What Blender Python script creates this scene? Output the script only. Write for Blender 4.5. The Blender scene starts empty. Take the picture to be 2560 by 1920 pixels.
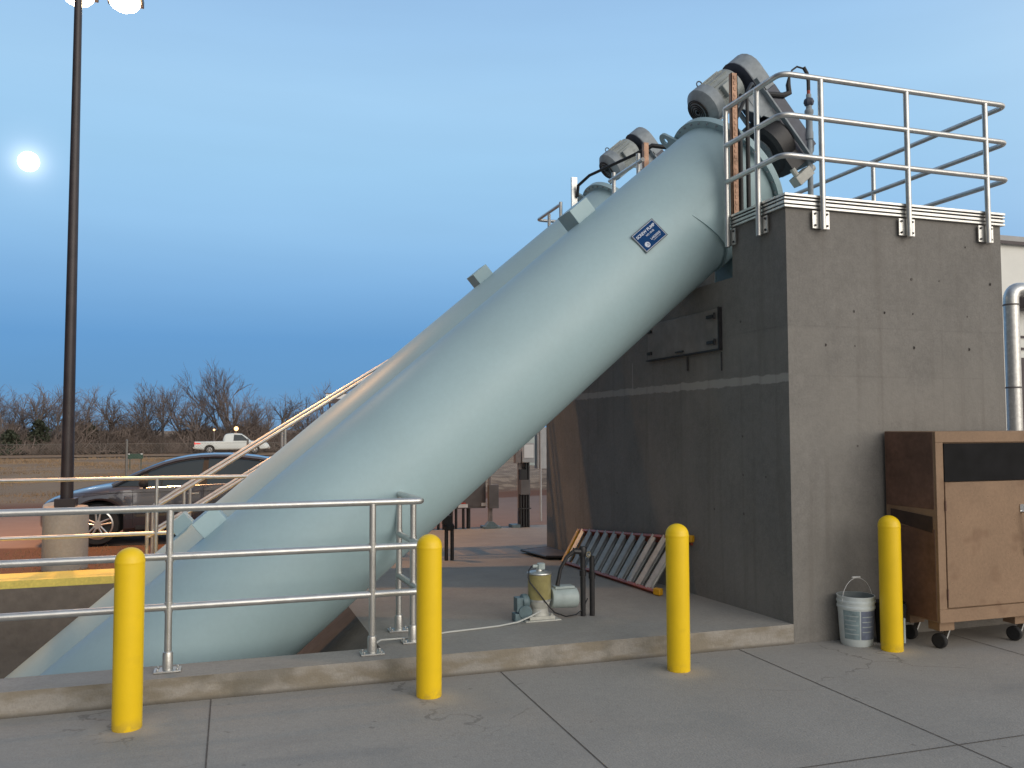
import bpy, math, random
from mathutils import Vector, Matrix, Euler
PI = math.pi
C = bpy.context.scene.collection
S = bpy.context.scene
rnd = random.Random(7)

# ------------------------------------------------------------------ camera
cam_d = bpy.data.cameras.new("camera"); cam = bpy.data.objects.new("camera", cam_d); C.objects.link(cam)
R_ = Vector((0.95106528, -0.30897369, -0.00317773)); U_ = Vector((-0.01294087, -0.05010486, 0.99866012)); F_ = Vector((0.30871893, 0.94974984, 0.05165138))
M = Matrix(((R_.x, U_.x, -F_.x, -4.42002), (R_.y, U_.y, -F_.y, -6.11135), (R_.z, U_.z, -F_.z, 1.77835), (0, 0, 0, 1)))
cam.matrix_world = M
cam_d.sensor_width = 36.0; cam_d.lens = 2150.0 * 36.0 / 2560.0; cam_d.clip_start = 0.1; cam_d.clip_end = 4000
S.camera = cam
S.render.resolution_x = 1024; S.render.resolution_y = 768
S.view_settings.view_transform = 'Standard'; S.view_settings.look = 'None'
S.view_settings.exposure = 0.12; S.view_settings.gamma = 1.0

# ------------------------------------------------------------------ world: dusk sky, dark earth-shadow band ahead, afterglow behind the camera
MOON = Vector((-0.19492, 0.94432, 0.26507)).normalized()
GLOW = Vector((0.42, -0.89, 0.0)).normalized()
W = bpy.data.worlds.new("World"); S.world = W; W.use_nodes = True
nt = W.node_tree; nt.nodes.clear()
def nd(t, **k):
    n = nt.nodes.new(t)
    for a, b in k.items(): setattr(n, a, b)
    return n
def math_(op, a, b=None, c=None, clamp=False):
    n = nt.nodes.new('ShaderNodeMath'); n.operation = op; n.use_clamp = clamp
    for i, v in enumerate((a, b, c)):
        if v is None: continue
        if isinstance(v, (int, float)): n.inputs[i].default_value = v
        else: nt.links.new(v, n.inputs[i])
    return n.outputs[0]
def dotv(vec, const):
    n = nt.nodes.new('ShaderNodeVectorMath'); n.operation = 'DOT_PRODUCT'
    nt.links.new(vec, n.inputs[0]); n.inputs[1].default_value = const; return n.outputs['Value']
def ramp(fac, stops, interp='LINEAR'):
    n = nt.nodes.new('ShaderNodeValToRGB'); n.color_ramp.interpolation = interp
    el = n.color_ramp.elements
    while len(el) > 1: el.remove(el[-1])
    el[0].position = stops[0][0]; el[0].color = (*stops[0][1], 1)
    for p, c in stops[1:]:
        e = el.new(p); e.color = (*c, 1)
    nt.links.new(fac, n.inputs[0]); return n.outputs[0]
def srgb(r, g, b):
    f = lambda v: (v/255/12.92) if v/255 <= .04045 else ((v/255+.055)/1.055)**2.4
    return (f(r), f(g), f(b))
tc = nd('ShaderNodeTexCoord'); vec = tc.outputs['Generated']
nrm = nd('ShaderNodeVectorMath', operation='NORMALIZE'); nt.links.new(vec, nrm.inputs[0]); vec = nrm.outputs[0]
sep = nd('ShaderNodeSeparateXYZ'); nt.links.new(vec, sep.inputs[0]); z = sep.outputs['Z']
anti = ramp(z, [(0.0, srgb(112, 152, 190)), (0.05, srgb(98, 148, 194)), (0.10, srgb(100, 152, 202)), (0.16, srgb(124, 172, 217)), (0.22, srgb(143, 188, 227)), (0.29, srgb(152, 196, 231)),
                (0.36, srgb(158, 199, 233)), (0.46, srgb(148, 187, 226)), (0.7, srgb(130, 152, 182)), (1.0, srgb(120, 135, 158))])
glow = ramp(z, [(0.0, (1.25, 1.02, .80)), (0.12, (1.25, 1.12, .95)), (0.3, (1.1, 1.06, 1.0)), (0.6, (.80, .82, .85)), (1.0, (.35, .40, .48))])
az = dotv(vec, GLOW)
azf = nd('ShaderNodeMapRange'); azf.interpolation_type = 'SMOOTHSTEP'; nt.links.new(az, azf.inputs['Value'])
azf.inputs['From Min'].default_value = -0.45; azf.inputs['From Max'].default_value = 0.8
mix = nd('ShaderNodeMix', data_type='RGBA'); nt.links.new(azf.outputs[0], mix.inputs[0]); nt.links.new(anti, mix.inputs[6]); nt.links.new(glow, mix.inputs[7])
# faint high cloud streaks
mp = nd('ShaderNodeMapping'); mp.inputs['Scale'].default_value = (2.2, 2.2, 16); nt.links.new(vec, mp.inputs[0])
nz = nd('ShaderNodeTexNoise'); nz.inputs['Scale'].default_value = 1.6; nz.inputs['Detail'].default_value = 5; nt.links.new(mp.outputs[0], nz.inputs[0])
cl = math_('MULTIPLY_ADD', nz.outputs[0], 0.09, 0.955)
# sky dimmed well to the left, added to keep the tower's side dark
wst = nd('ShaderNodeMapRange'); wst.interpolation_type = 'SMOOTHSTEP'; nt.links.new(dotv(vec, (-1.0, 0.0, 0.0)), wst.inputs['Value'])
wst.inputs['From Min'].default_value = 0.33; wst.inputs['From Max'].default_value = 0.75; wst.inputs['To Min'].default_value = 1.0; wst.inputs['To Max'].default_value = 0.2
cl = math_('MULTIPLY', cl, wst.outputs[0])
vm = nd('ShaderNodeVectorMath', operation='SCALE'); nt.links.new(mix.outputs[2], vm.inputs[0]); nt.links.new(cl, vm.inputs['Scale'])
# air glow round the moon
md = dotv(vec, MOON)
h1 = math_('POWER', math_('MAXIMUM', md, 0.0), 11000.0); h2 = math_('POWER', math_('MAXIMUM', md, 0.0), 2600.0)
hl = math_('ADD', math_('MULTIPLY', h1, 0.45), math_('MULTIPLY', h2, 0.10))
cmb = nd('ShaderNodeCombineXYZ'); nt.links.new(hl, cmb.inputs[0]); nt.links.new(hl, cmb.inputs[1]); nt.links.new(hl, cmb.inputs[2])
va = nd('ShaderNodeVectorMath', operation='ADD'); nt.links.new(vm.outputs[0], va.inputs[0]); nt.links.new(cmb.outputs[0], va.inputs[1])
bg = nd('ShaderNodeBackground'); nt.links.new(va.outputs[0], bg.inputs[0]); bg.inputs[1].default_value = 1.0
ou = nd('ShaderNodeOutputWorld'); nt.links.new(bg.outputs[0], ou.inputs[0])

# sun: already down, a broad soft afterglow from behind the camera's right shoulder
sl = bpy.data.lights.new("afterglow_sun", 'SUN'); sl.energy = 1.15; sl.angle = math.radians(50); sl.color = (1.0, .925, .83)
so = bpy.data.objects.new("afterglow_sun", sl); C.objects.link(so)
so.rotation_euler = (-(GLOW * math.cos(math.radians(16)) + Vector((0, 0, math.sin(math.radians(16)))))).to_track_quat('-Z', 'Y').to_euler()

# ------------------------------------------------------------------ materials
def material(name, col, rough=.6, metal=0., bump=None, var=None, spec=.5, emit=None, coat=0, extra=None):
    """var=(scale, amount, detail): noise on value; bump=(scale,strength)"""
    m = bpy.data.materials.new(name); m.use_nodes = True
    n = m.node_tree; b = n.nodes['Principled BSDF']
    b.inputs['Base Color'].default_value = (*col, 1); b.inputs['Roughness'].default_value = rough; b.inputs['Metallic'].default_value = metal
    b.inputs['Specular IOR Level'].default_value = spec
    if coat: b.inputs['Coat Weight'].default_value = coat; b.inputs['Coat Roughness'].default_value = .05
    if emit: b.inputs['Emission Color'].default_value = (*emit[0], 1); b.inputs['Emission Strength'].default_value = emit[1]
    tcn = n.nodes.new('ShaderNodeTexCoord'); geo = n.nodes.new('ShaderNodeNewGeometry'); co = geo.outputs['Position']
    if var:
        vs = var if isinstance(var, list) else [var]
        cur = None
        for (sc, am, det) in vs:
            t = n.nodes.new('ShaderNodeTexNoise'); t.inputs['Scale'].default_value = sc; t.inputs['Detail'].default_value = det; t.inputs['Roughness'].default_value = .6
            n.links.new(co, t.inputs[0])
            r = n.nodes.new('ShaderNodeMapRange'); r.inputs['From Min'].default_value = .3; r.inputs['From Max'].default_value = .7
            r.inputs['To Min'].default_value = 1 - am; r.inputs['To Max'].default_value = 1 + am; n.links.new(t.outputs[0], r.inputs['Value'])
            if cur is None: cur = r.outputs[0]
            else:
                mm = n.nodes.new('ShaderNodeMath'); mm.operation = 'MULTIPLY'; n.links.new(cur, mm.inputs[0]); n.links.new(r.outputs[0], mm.inputs[1]); cur = mm.outputs[0]
        sv = n.nodes.new('ShaderNodeVectorMath'); sv.operation = 'SCALE'; sv.inputs[0].default_value = col; n.links.new(cur, sv.inputs['Scale'])
        n.links.new(sv.outputs[0], b.inputs['Base Color']); m['colnode'] = sv.name
    if bump:
        t = n.nodes.new('ShaderNodeTexNoise'); t.inputs['Scale'].default_value = bump[0]; t.inputs['Detail'].default_value = 4; n.links.new(co, t.inputs[0])
        bp = n.nodes.new('ShaderNodeBump'); bp.inputs['Strength'].default_value = bump[1]; bp.inputs['Distance'].default_value = .01
        n.links.new(t.outputs[0], bp.inputs['Height']); n.links.new(bp.outputs[0], b.inputs['Normal'])
    if extra: extra(n, b, co)
    return m
def nmath(n, op, a, b=None, clamp=False):
    x = n.nodes.new('ShaderNodeMath'); x.operation = op; x.use_clamp = clamp
    for i, v in enumerate((a, b)):
        if v is None: continue
        if isinstance(v, (int, float)): x.inputs[i].default_value = v
        else: n.links.new(v, x.inputs[i])
    return x.outputs[0]
def nnoise(n, co, scale, detail=4, vec=None):
    t = n.nodes.new('ShaderNodeTexNoise'); t.inputs['Scale'].default_value = scale; t.inputs['Detail'].default_value = detail
    if vec:
        mpn = n.nodes.new('ShaderNodeMapping'); mpn.inputs['Scale'].default_value = vec; n.links.new(co, mpn.inputs[0]); co = mpn.outputs[0]
    n.links.new(co, t.inputs[0]); return t.outputs[0]
def nmix(n, fac, a, b):
    x = n.nodes.new('ShaderNodeMix'); x.data_type = 'RGBA'
    if isinstance(fac, (int, float)): x.inputs[0].default_value = fac
    else: n.links.new(fac, x.inputs[0])
    for i, v in ((6, a), (7, b)):
        if isinstance(v, tuple): x.inputs[i].default_value = (*v, 1)
        else: n.links.new(v, x.inputs[i])
    return x.outputs[2]
def band(n, v, centre, half, soft):   # 1 inside |v-centre|<half
    d = nmath(n, 'ABSOLUTE', nmath(n, 'SUBTRACT', v, centre))
    r = n.nodes.new('ShaderNodeMapRange'); r.interpolation_type = 'SMOOTHSTEP'
    r.inputs['From Min'].default_value = half + soft; r.inputs['From Max'].default_value = max(half - soft * .2, 0); n.links.new(d, r.inputs['Value']); return r.outputs[0]
def sepxyz(n, co):
    s = n.nodes.new('ShaderNodeSeparateXYZ'); n.links.new(co, s.inputs[0]); return s.outputs
def curcol(n, b): return b.inputs['Base Color'].links[0].from_socket
def step(n, v, a, b_):
    r = n.nodes.new('ShaderNodeMapRange'); r.interpolation_type = 'SMOOTHSTEP'; n.links.new(v, r.inputs['Value'])
    r.inputs['From Min'].default_value = a; r.inputs['From Max'].default_value = b_; return r.outputs[0]

def ex_tower(n, b, co):
    x, y, z = sepxyz(n, co); nrm_ = n.nodes.new('ShaderNodeNewGeometry').outputs['Normal']; nx, ny, nz_ = sepxyz(n, nrm_)
    c = curcol(n, b)
    wob = nmath(n, 'MULTIPLY', nmath(n, 'SUBTRACT', nnoise(n, co, 7, 3), .5), .05)
    zz = nmath(n, 'ADD', z, wob)
    # board joints
    for zc, st in ((2.64, .15), (2.216, .22)):
        f = nmath(n, 'MULTIPLY', band(n, nmath(n, 'ADD', z, nmath(n, 'MULTIPLY', wob, .12)), zc, .004, .006), st)
        f = nmath(n, 'MULTIPLY', f, step(n, nnoise(n, co, 3, 3), .35, .6))
        c = nmix(n, f, c, (.07, .062, .055))
    # faint vertical board joints below the upper line
    lo = step(n, z, 2.64, 2.60)
    for xc in (.95, 1.62):
        f = nmath(n, 'MULTIPLY', nmath(n, 'MULTIPLY', band(n, x, xc, .004, .012), lo), .15); c = nmix(n, f, c, (.09, .08, .07))
    # lighter patchy pour in lower half
    pat = nmath(n, 'MULTIPLY', step(n, nnoise(n, co, 1.3, 5), .42, .62), nmath(n, 'MULTIPLY', lo, .35)); c = nmix(n, pat, c, (.27, .255, .23))
    # pale ground-down strip on the side face
    side = step(n, nx, -.4, -.8)
    f = nmath(n, 'MULTIPLY', nmath(n, 'MULTIPLY', band(n, zz, 2.20, .033, .012), side), .8); c = nmix(n, f, c, (.42, .40, .37))
    for yc in (2.95,):
        f = nmath(n, 'MULTIPLY', nmath(n, 'MULTIPLY', band(n, nmath(n, 'ADD', y, nmath(n, 'MULTIPLY', wob, .5)), yc, .008, .006), side), nmath(n, 'MULTIPLY', band(n, z, 2.35, .16, .05), .5))
        c = nmix(n, f, c, (.45, .43, .40))
    # runs of damp under the top
    st = nmath(n, 'MULTIPLY', step(n, nnoise(n, co, 1, 4, (9, 9, .5)), .52, .72), .28); c = nmix(n, st, c, (.13, .115, .10))
    n.links.new(c, b.inputs['Base Color'])
def ex_pave(n, b, co):
    x, y, z = sepxyz(n, co); c = curcol(n, b)
    blot = nmath(n, 'MULTIPLY', step(n, nnoise(n, co, .8, 5), .45, .65), .22); c = nmix(n, blot, c, (.38, .335, .295))
    blot = nmath(n, 'MULTIPLY', step(n, nnoise(n, co, 1.7, 6), .50, .68), .30); c = nmix(n, blot, c, (.25, .25, .24))
    # shadow stripes painted along the drive on its left part
    marks = nmath(n, 'MULTIPLY', step(n, nnoise(n, co, 1.0, 2, (.25, 2.6, 1)), .53, .66), nmath(n, 'MULTIPLY', step(n, x, -2.6, -3.4), .35)); c = nmix(n, marks, c, (.22, .22, .22))
    marks = nmath(n, 'MULTIPLY', step(n, nnoise(n, co, 1.3, 3, (.5, 2.0, 1)), .6, .7), .22); c = nmix(n, marks, c, (.21, .205, .20))
    # patched-in rings round the posts
    for bx in (-5.0, -3.15, -1.27, .62):
        dx = nmath(n, 'SUBTRACT', x, bx); dy = nmath(n, 'SUBTRACT', y, -.42)
        d = nmath(n, 'SQRT', nmath(n, 'ADD', nmath(n, 'MULTIPLY', dx, dx), nmath(n, 'MULTIPLY', dy, dy)))
        d = nmath(n, 'ADD', d, nmath(n, 'MULTIPLY', nmath(n, 'SUBTRACT', nnoise(n, co, 6, 3), .5), .12))
        f = nmath(n, 'MULTIPLY', step(n, d, .27, .14), .45); c = nmix(n, f, c, (.46, .41, .35))
    vo = n.nodes.new('ShaderNodeTexVoronoi'); vo.feature = 'DISTANCE_TO_EDGE'; vo.inputs['Scale'].default_value = .55
    wv = n.nodes.new('ShaderNodeVectorMath'); wv.operation = 'ADD'; nn_ = n.nodes.new('ShaderNodeTexNoise'); nn_.inputs['Scale'].default_value = 3; nn_.inputs['Detail'].default_value = 6; n.links.new(co, nn_.inputs[0])
    sc2 = n.nodes.new('ShaderNodeVectorMath'); sc2.operation = 'SCALE'; sc2.inputs['Scale'].default_value = .5; n.links.new(nn_.outputs['Color'], sc2.inputs[0]); n.links.new(co, wv.inputs[0]); n.links.new(sc2.outputs[0], wv.inputs[1]); n.links.new(wv.outputs[0], vo.inputs['Vector'])
    cr = nmath(n, 'MULTIPLY', nmath(n, 'MULTIPLY', step(n, vo.outputs['Distance'], .006, .001), step(n, nnoise(n, co, .7, 2), .5, .58)), .45); c = nmix(n, cr, c, (.10, .09, .08))
    gr = nmath(n, 'MULTIPLY', step(n, nnoise(n, co, 150, 2), .60, .72), .35); c = nmix(n, gr, c, (.36, .33, .30))
    sp = step(n, nnoise(n, co, 11, 2), .70, .76); c = nmix(n, nmath(n, 'MULTIPLY', sp, .4), c, (.12, .11, .10))
    n.links.new(c, b.inputs['Base Color'])
def ex_pad(n, b, co):
    x, y, z = sepxyz(n, co); c = curcol(n, b); nrm_ = n.nodes.new('ShaderNodeNewGeometry').outputs['Normal']; nx, ny, nz_ = sepxyz(n, nrm_)
    blot = nmath(n, 'MULTIPLY', step(n, nnoise(n, co, .9, 5), .45, .65), .35); c = nmix(n, blot, c, (.25, .25, .24))
    blot = nmath(n, 'MULTIPLY', step(n, nnoise(n, co, 2.3, 6), .52, .68), .3); c = nmix(n, blot, c, (.36, .32, .27))
    face = step(n, ny, -.4, -.8)
    dirt = nmath(n, 'MULTIPLY', face, nmath(n, 'MULTIPLY', step(n, nnoise(n, co, 1, 6, (3, 3, 9)), .40, .62), .65)); c = nmix(n, dirt, c, (.20, .165, .11))
    dirt = nmath(n, 'MULTIPLY', face, nmath(n, 'MULTIPLY', step(n, nnoise(n, co, 2.2, 6), .5, .66), .6)); c = nmix(n, dirt, c, (.13, .12, .095))
    low = nmath(n, 'MULTIPLY', face, nmath(n, 'MULTIPLY', step(n, z, .035, .0), .8)); c = nmix(n, low, c, (.10, .09, .075))
    n.links.new(c, b.inputs['Base Color'])
def ex_ground(n, b, co):
    x, y, z = sepxyz(n, co); nz1 = nnoise(n, co, .35, 6); nz2 = nnoise(n, co, 2.5, 6)
    dirt = nmix(n, nz2, (.15, .07, .032), (.09, .042, .022))
    asph = nmix(n, nz2, (.31, .215, .17), (.24, .16, .125))
    dark = nmix(n, nz2, (.26, .165, .10), (.36, .235, .135))
    field = nmix(n, step(n, nz1, .35, .65), (.38, .24, .14), (.26, .16, .095))
    field = nmix(n, nmath(n, 'MULTIPLY', nz2, .5), field, (.31, .21, .115))
    yy = nmath(n, 'ADD', y, nmath(n, 'MULTIPLY', nmath(n, 'SUBTRACT', nz1, .5), 1.5))
    c = nmix(n, step(n, yy, 9.5, 9.9), dirt, asph)
    c = nmix(n, step(n, yy, 16.6, 17.0), c, (.20, .085, .045))
    left = step(n, x, -3.0, -5.0)
    c2 = nmix(n, step(n, yy, 18, 20), c, dark); c2 = nmix(n, step(n, yy, 30, 37), c2, field)
    c1 = nmix(n, step(n, yy, 17.6, 18.5), c, nmix(n, step(n, nz2, .4, .6), (.46, .31, .20), (.24, .15, .09)))
    c1 = nmix(n, step(n, yy, 34, 38), c1, field)
    c = nmix(n, left, c1, c2)
    n.links.new(c, b.inputs['Base Color'])
def ex_tube(n, b, co):
    c = curcol(n, b)
    st = nmath(n, 'MULTIPLY', step(n, nnoise(n, co, 1, 5, (2.2, 2.2, .8)), .52, .75), .16); c = nmix(n, st, c, (.34, .43, .44))
    sc = nmath(n, 'MULTIPLY', step(n, nnoise(n, co, 1, 3, (30, 6, 22)), .76, .80), .25); c = nmix(n, sc, c, (.25, .26, .25))
    n.links.new(c, b.inputs['Base Color'])
def ex_cab(n, b, co):
    c = curcol(n, b)
    st = nmath(n, 'MULTIPLY', step(n, nnoise(n, co, 5, 6), .56, .68), .35); c = nmix(n, st, c, (.15, .075, .04))
    st = nmath(n, 'MULTIPLY', step(n, nnoise(n, co, 40, 2), .70, .74), .5); c = nmix(n, st, c, (.10, .05, .03))
    n.links.new(c, b.inputs['Base Color'])
def ex_yellow(n, b, co):
    c = curcol(n, b); x, y, z = sepxyz(n, co)
    st = nmath(n, 'MULTIPLY', step(n, nnoise(n, co, 9, 5), .62, .76), .10); c = nmix(n, st, c, (.45, .30, .03))
    st = nmath(n, 'MULTIPLY', nmath(n, 'MULTIPLY', step(n, z, .09, .0), step(n, nnoise(n, co, 14, 4), .4, .6)), .4); c = nmix(n, st, c, (.30, .22, .08))
    n.links.new(c, b.inputs['Base Color'])
MT = {}
MT['tower'] = material('board_formed_concrete', (.205, .195, .180), .85, bump=(28, .35), var=[(2.0, .10, 6), (14, .09, 5), (60, .10, 3)], extra=ex_tower)
MT['pave'] = material('broom_concrete', (.335, .318, .292), .82, bump=(70, .3), var=[(1.1, .06, 6), (24, .07, 5), (90, .10, 2)], extra=ex_pave)
MT['pad'] = material('pad_concrete', (.34, .315, .28), .82, bump=(60, .3), var=[(3, .08, 6), (30, .08, 4), (90, .08, 2)], extra=ex_pad)
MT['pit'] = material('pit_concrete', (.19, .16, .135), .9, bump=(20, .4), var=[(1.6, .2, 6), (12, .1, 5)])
MT['groove'] = material('joint_filler', (.12, .105, .095), .95, var=(20, .3, 3))
MT['ground'] = material('earth', (.2, .15, .1), .95, bump=(4, .8), extra=ex_ground)
MT['road'] = material('asphalt', (.32, .20, .12), .9, var=(5, .2, 4))
MT['tube'] = material('pale_green_enamel', (.405, .555, .59), .42, bump=(3, .05), var=[(1.5, .025, 3), (25, .02, 3)], extra=ex_tube, spec=.4)
MT['drive'] = material('grey_machine_enamel', (.27, .31, .34), .5, var=[(12, .18, 5)])
MT['cream'] = material('warm_machine_enamel', (.33, .365, .36), .5, var=[(10, .2, 5)])
MT['guard'] = material('dark_guard_paint', (.055, .065, .095), .45, var=[(14, .2, 4)])
MT['black'] = material('black_steel', (.018, .018, .02), .45, var=(30, .3, 3))
MT['rubber'] = material('rubber', (.02, .02, .021), .8, var=(30, .2, 3))
MT['alu'] = material('brushed_aluminium', (.62, .62, .60), .36, .85, bump=(90, .1), var=[(9, .10, 4)])
MT['galv'] = material('galvanised_sheet', (.60, .61, .60), .35, .8, var=[(20, .15, 4)])
MT['yellow'] = material('safety_yellow_sleeve', (.94, .63, .010), .42, bump=(25, .06), var=[(6, .03, 4)], extra=ex_yellow)
MT['cab'] = material('tan_powder_coat', (.285, .185, .115), .72, bump=(60, .12), var=[(4, .08, 5), (40, .08, 3)], extra=ex_cab)
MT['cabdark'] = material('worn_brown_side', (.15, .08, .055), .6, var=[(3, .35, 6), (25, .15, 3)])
MT['scuff'] = material('scuffed_black', (.008, .008, .009), .75, spec=.2, var=(6, .4, 5))
MT['chrome'] = material('chrome', (.75, .75, .74), .15, 1.)
MT['bucket'] = material('white_bucket_plastic', (.62, .68, .68), .5, var=[(12, .08, 4)])
MT['bucket_in'] = material('bucket_inside', (.25, .28, .28), .6, var=[(12, .1, 4)])
MT['label'] = material('faded_blue_print', (.24, .32, .34), .6, var=[(18, .25, 4)])
MT['label2'] = material('dark_blue_print', (.16, .19, .27), .6, var=[(18, .2, 4)])
MT['print'] = material('pale_print', (.40, .46, .47), .6, var=[(30, .1, 2)])
MT['orange'] = material('orange_fibreglass', (.36, .065, .03), .45, var=[(14, .2, 4)])
MT['ladyellow'] = material('yellow_ladder_cap', (.65, .33, .01), .45, var=[(14, .1, 4)])
MT['rung'] = material('mill_aluminium', (.50, .51, .50), .45, .6, var=[(14, .15, 4)])
MT['grease'] = material('amber_grease_reservoir', (.34, .30, .13), .3, var=[(7, .25, 5)])
MT['cast'] = material('pale_cast_iron', (.52, .52, .47), .5, var=[(12, .15, 4)])
MT['motor2'] = material('blue_grey_motor', (.40, .47, .46), .4, var=[(12, .10, 4)])
MT['bluegrey'] = material('blue_grey_castings', (.13, .19, .21), .5, var=[(12, .25, 4)])
MT['white'] = material('white_enamel', (.75, .75, .74), .4, var=(9, .04, 3))
MT['signblue'] = material('blue_sign', (.004, .05, .17), .7, spec=.15, var=(8, .08, 3))
MT['signwhite'] = material('sign_white', (.62, .68, .78), .5, var=(30, .05, 3))
MT['signedge'] = material('sign_edge', (.08, .11, .13), .5)
MT['pole'] = material('dark_bronze_pole', (.035, .026, .028), .4, var=(6, .2, 3))
MT['pedestal'] = material('smooth_concrete', (.36, .32, .28), .85, bump=(40, .2), var=[(3, .08, 5), (30, .08, 4)])
MT['lens'] = material('lit_sodium_lens', (1, .8, .5), .5, emit=((1.0, .76, .44), 40))
MT['moon'] = material('full_moon', (1, 1, 1), .9, emit=((1, .98, .94), 6))
MT['farlamp'] = material('far_lamp_glass', (1, .8, .5), .5, emit=((1.0, .50, .20), 3.2))
MT['paint'] = material('grey_car_paint', (.055, .06, .078), .22, .5, coat=1.0, var=(2, .02, 2))
MT['glass'] = material('tinted_glass', (.012, .02, .024), .04, 0, spec=.9)
MT['rim'] = material('alloy_wheel', (.62, .62, .62), .3, .9)
MT['headlamp'] = material('headlamp_glass', (.55, .6, .62), .1, .3)
MT['truckwhite'] = material('white_truck_paint', (.72, .76, .74), .35, coat=.5)
MT['tail'] = material('red_tail_lamp', (.5, .02, .02), .3, emit=((1, .05, .05), .8))
MT['bark'] = material('winter_bark', (.17, .145, .135), .9, var=(3, .3, 4))
MT['twig'] = material('winter_twig', (.20, .165, .155), .95, var=(.6, .35, 3))
MT['brush'] = material('dry_brush', (.165, .13, .112), .95, var=(.35, .5, 4))
MT['evergreen'] = material('dull_evergreen', (.045, .055, .032), .9, var=(2, .4, 4))
MT['grass'] = material('dry_grass', (.30, .20, .115), .95, var=(.4, .4, 4))
MT['fence'] = material('fence_wire', (.22, .23, .22), .5, .6)
MT['dkgreen'] = material('dark_green_paint', (.02, .07, .045), .5, var=(4, .1, 3))
MT['beige'] = material('beige_wall_panel', (.84, .84, .79), .7, var=[(2, .04, 4)])
MT['dkbrown'] = material('dark_brown_trim', (.06, .045, .05), .5, var=(5, .1, 3))
MT['panelgrey'] = material('weathered_grey_cabinet', (.13, .118, .115), .6, var=[(4, .2, 5)])
MT['ltgrey'] = material('light_grey_enclosure', (.40, .40, .40), .55, var=[(6, .1, 4)])
MT['cable'] = material('white_cable', (.55, .56, .53), .5)
MT['concgrey'] = material('saddle_enamel', (.50, .56, .54), .45, var=[(6, .05, 4)])
MT['wood'] = material('grey_post', (.23, .20, .19), .8, var=(9, .2, 4))
MT['lamporange'] = material('lamplit_orange_strut', (.36, .22, .15), .5, .4, var=[(14, .35, 4)])  # orange of the lamp's light put into the strut colour
MT['hatch'] = material('galvanised_hatch', (.24, .22, .20), .6, .2, var=[(5, .2, 5)])
MT['kerblamplit'] = material('lamplit_yellow_kerb', (.85, .68, .16), .7, var=[(2.5, .12, 6), (30, .1, 4)])  # lamp's yellow light on the kerb is put into its colour
MT['tiehole'] = material('weathered_tie_hole', (.11, .10, .09), .9)
MT['recess'] = material('dark_brown_recess', (.05, .03, .024), .7, var=(9, .3, 4))
MT['red'] = material('red_print', (.55, .05, .03), .5)

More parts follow.
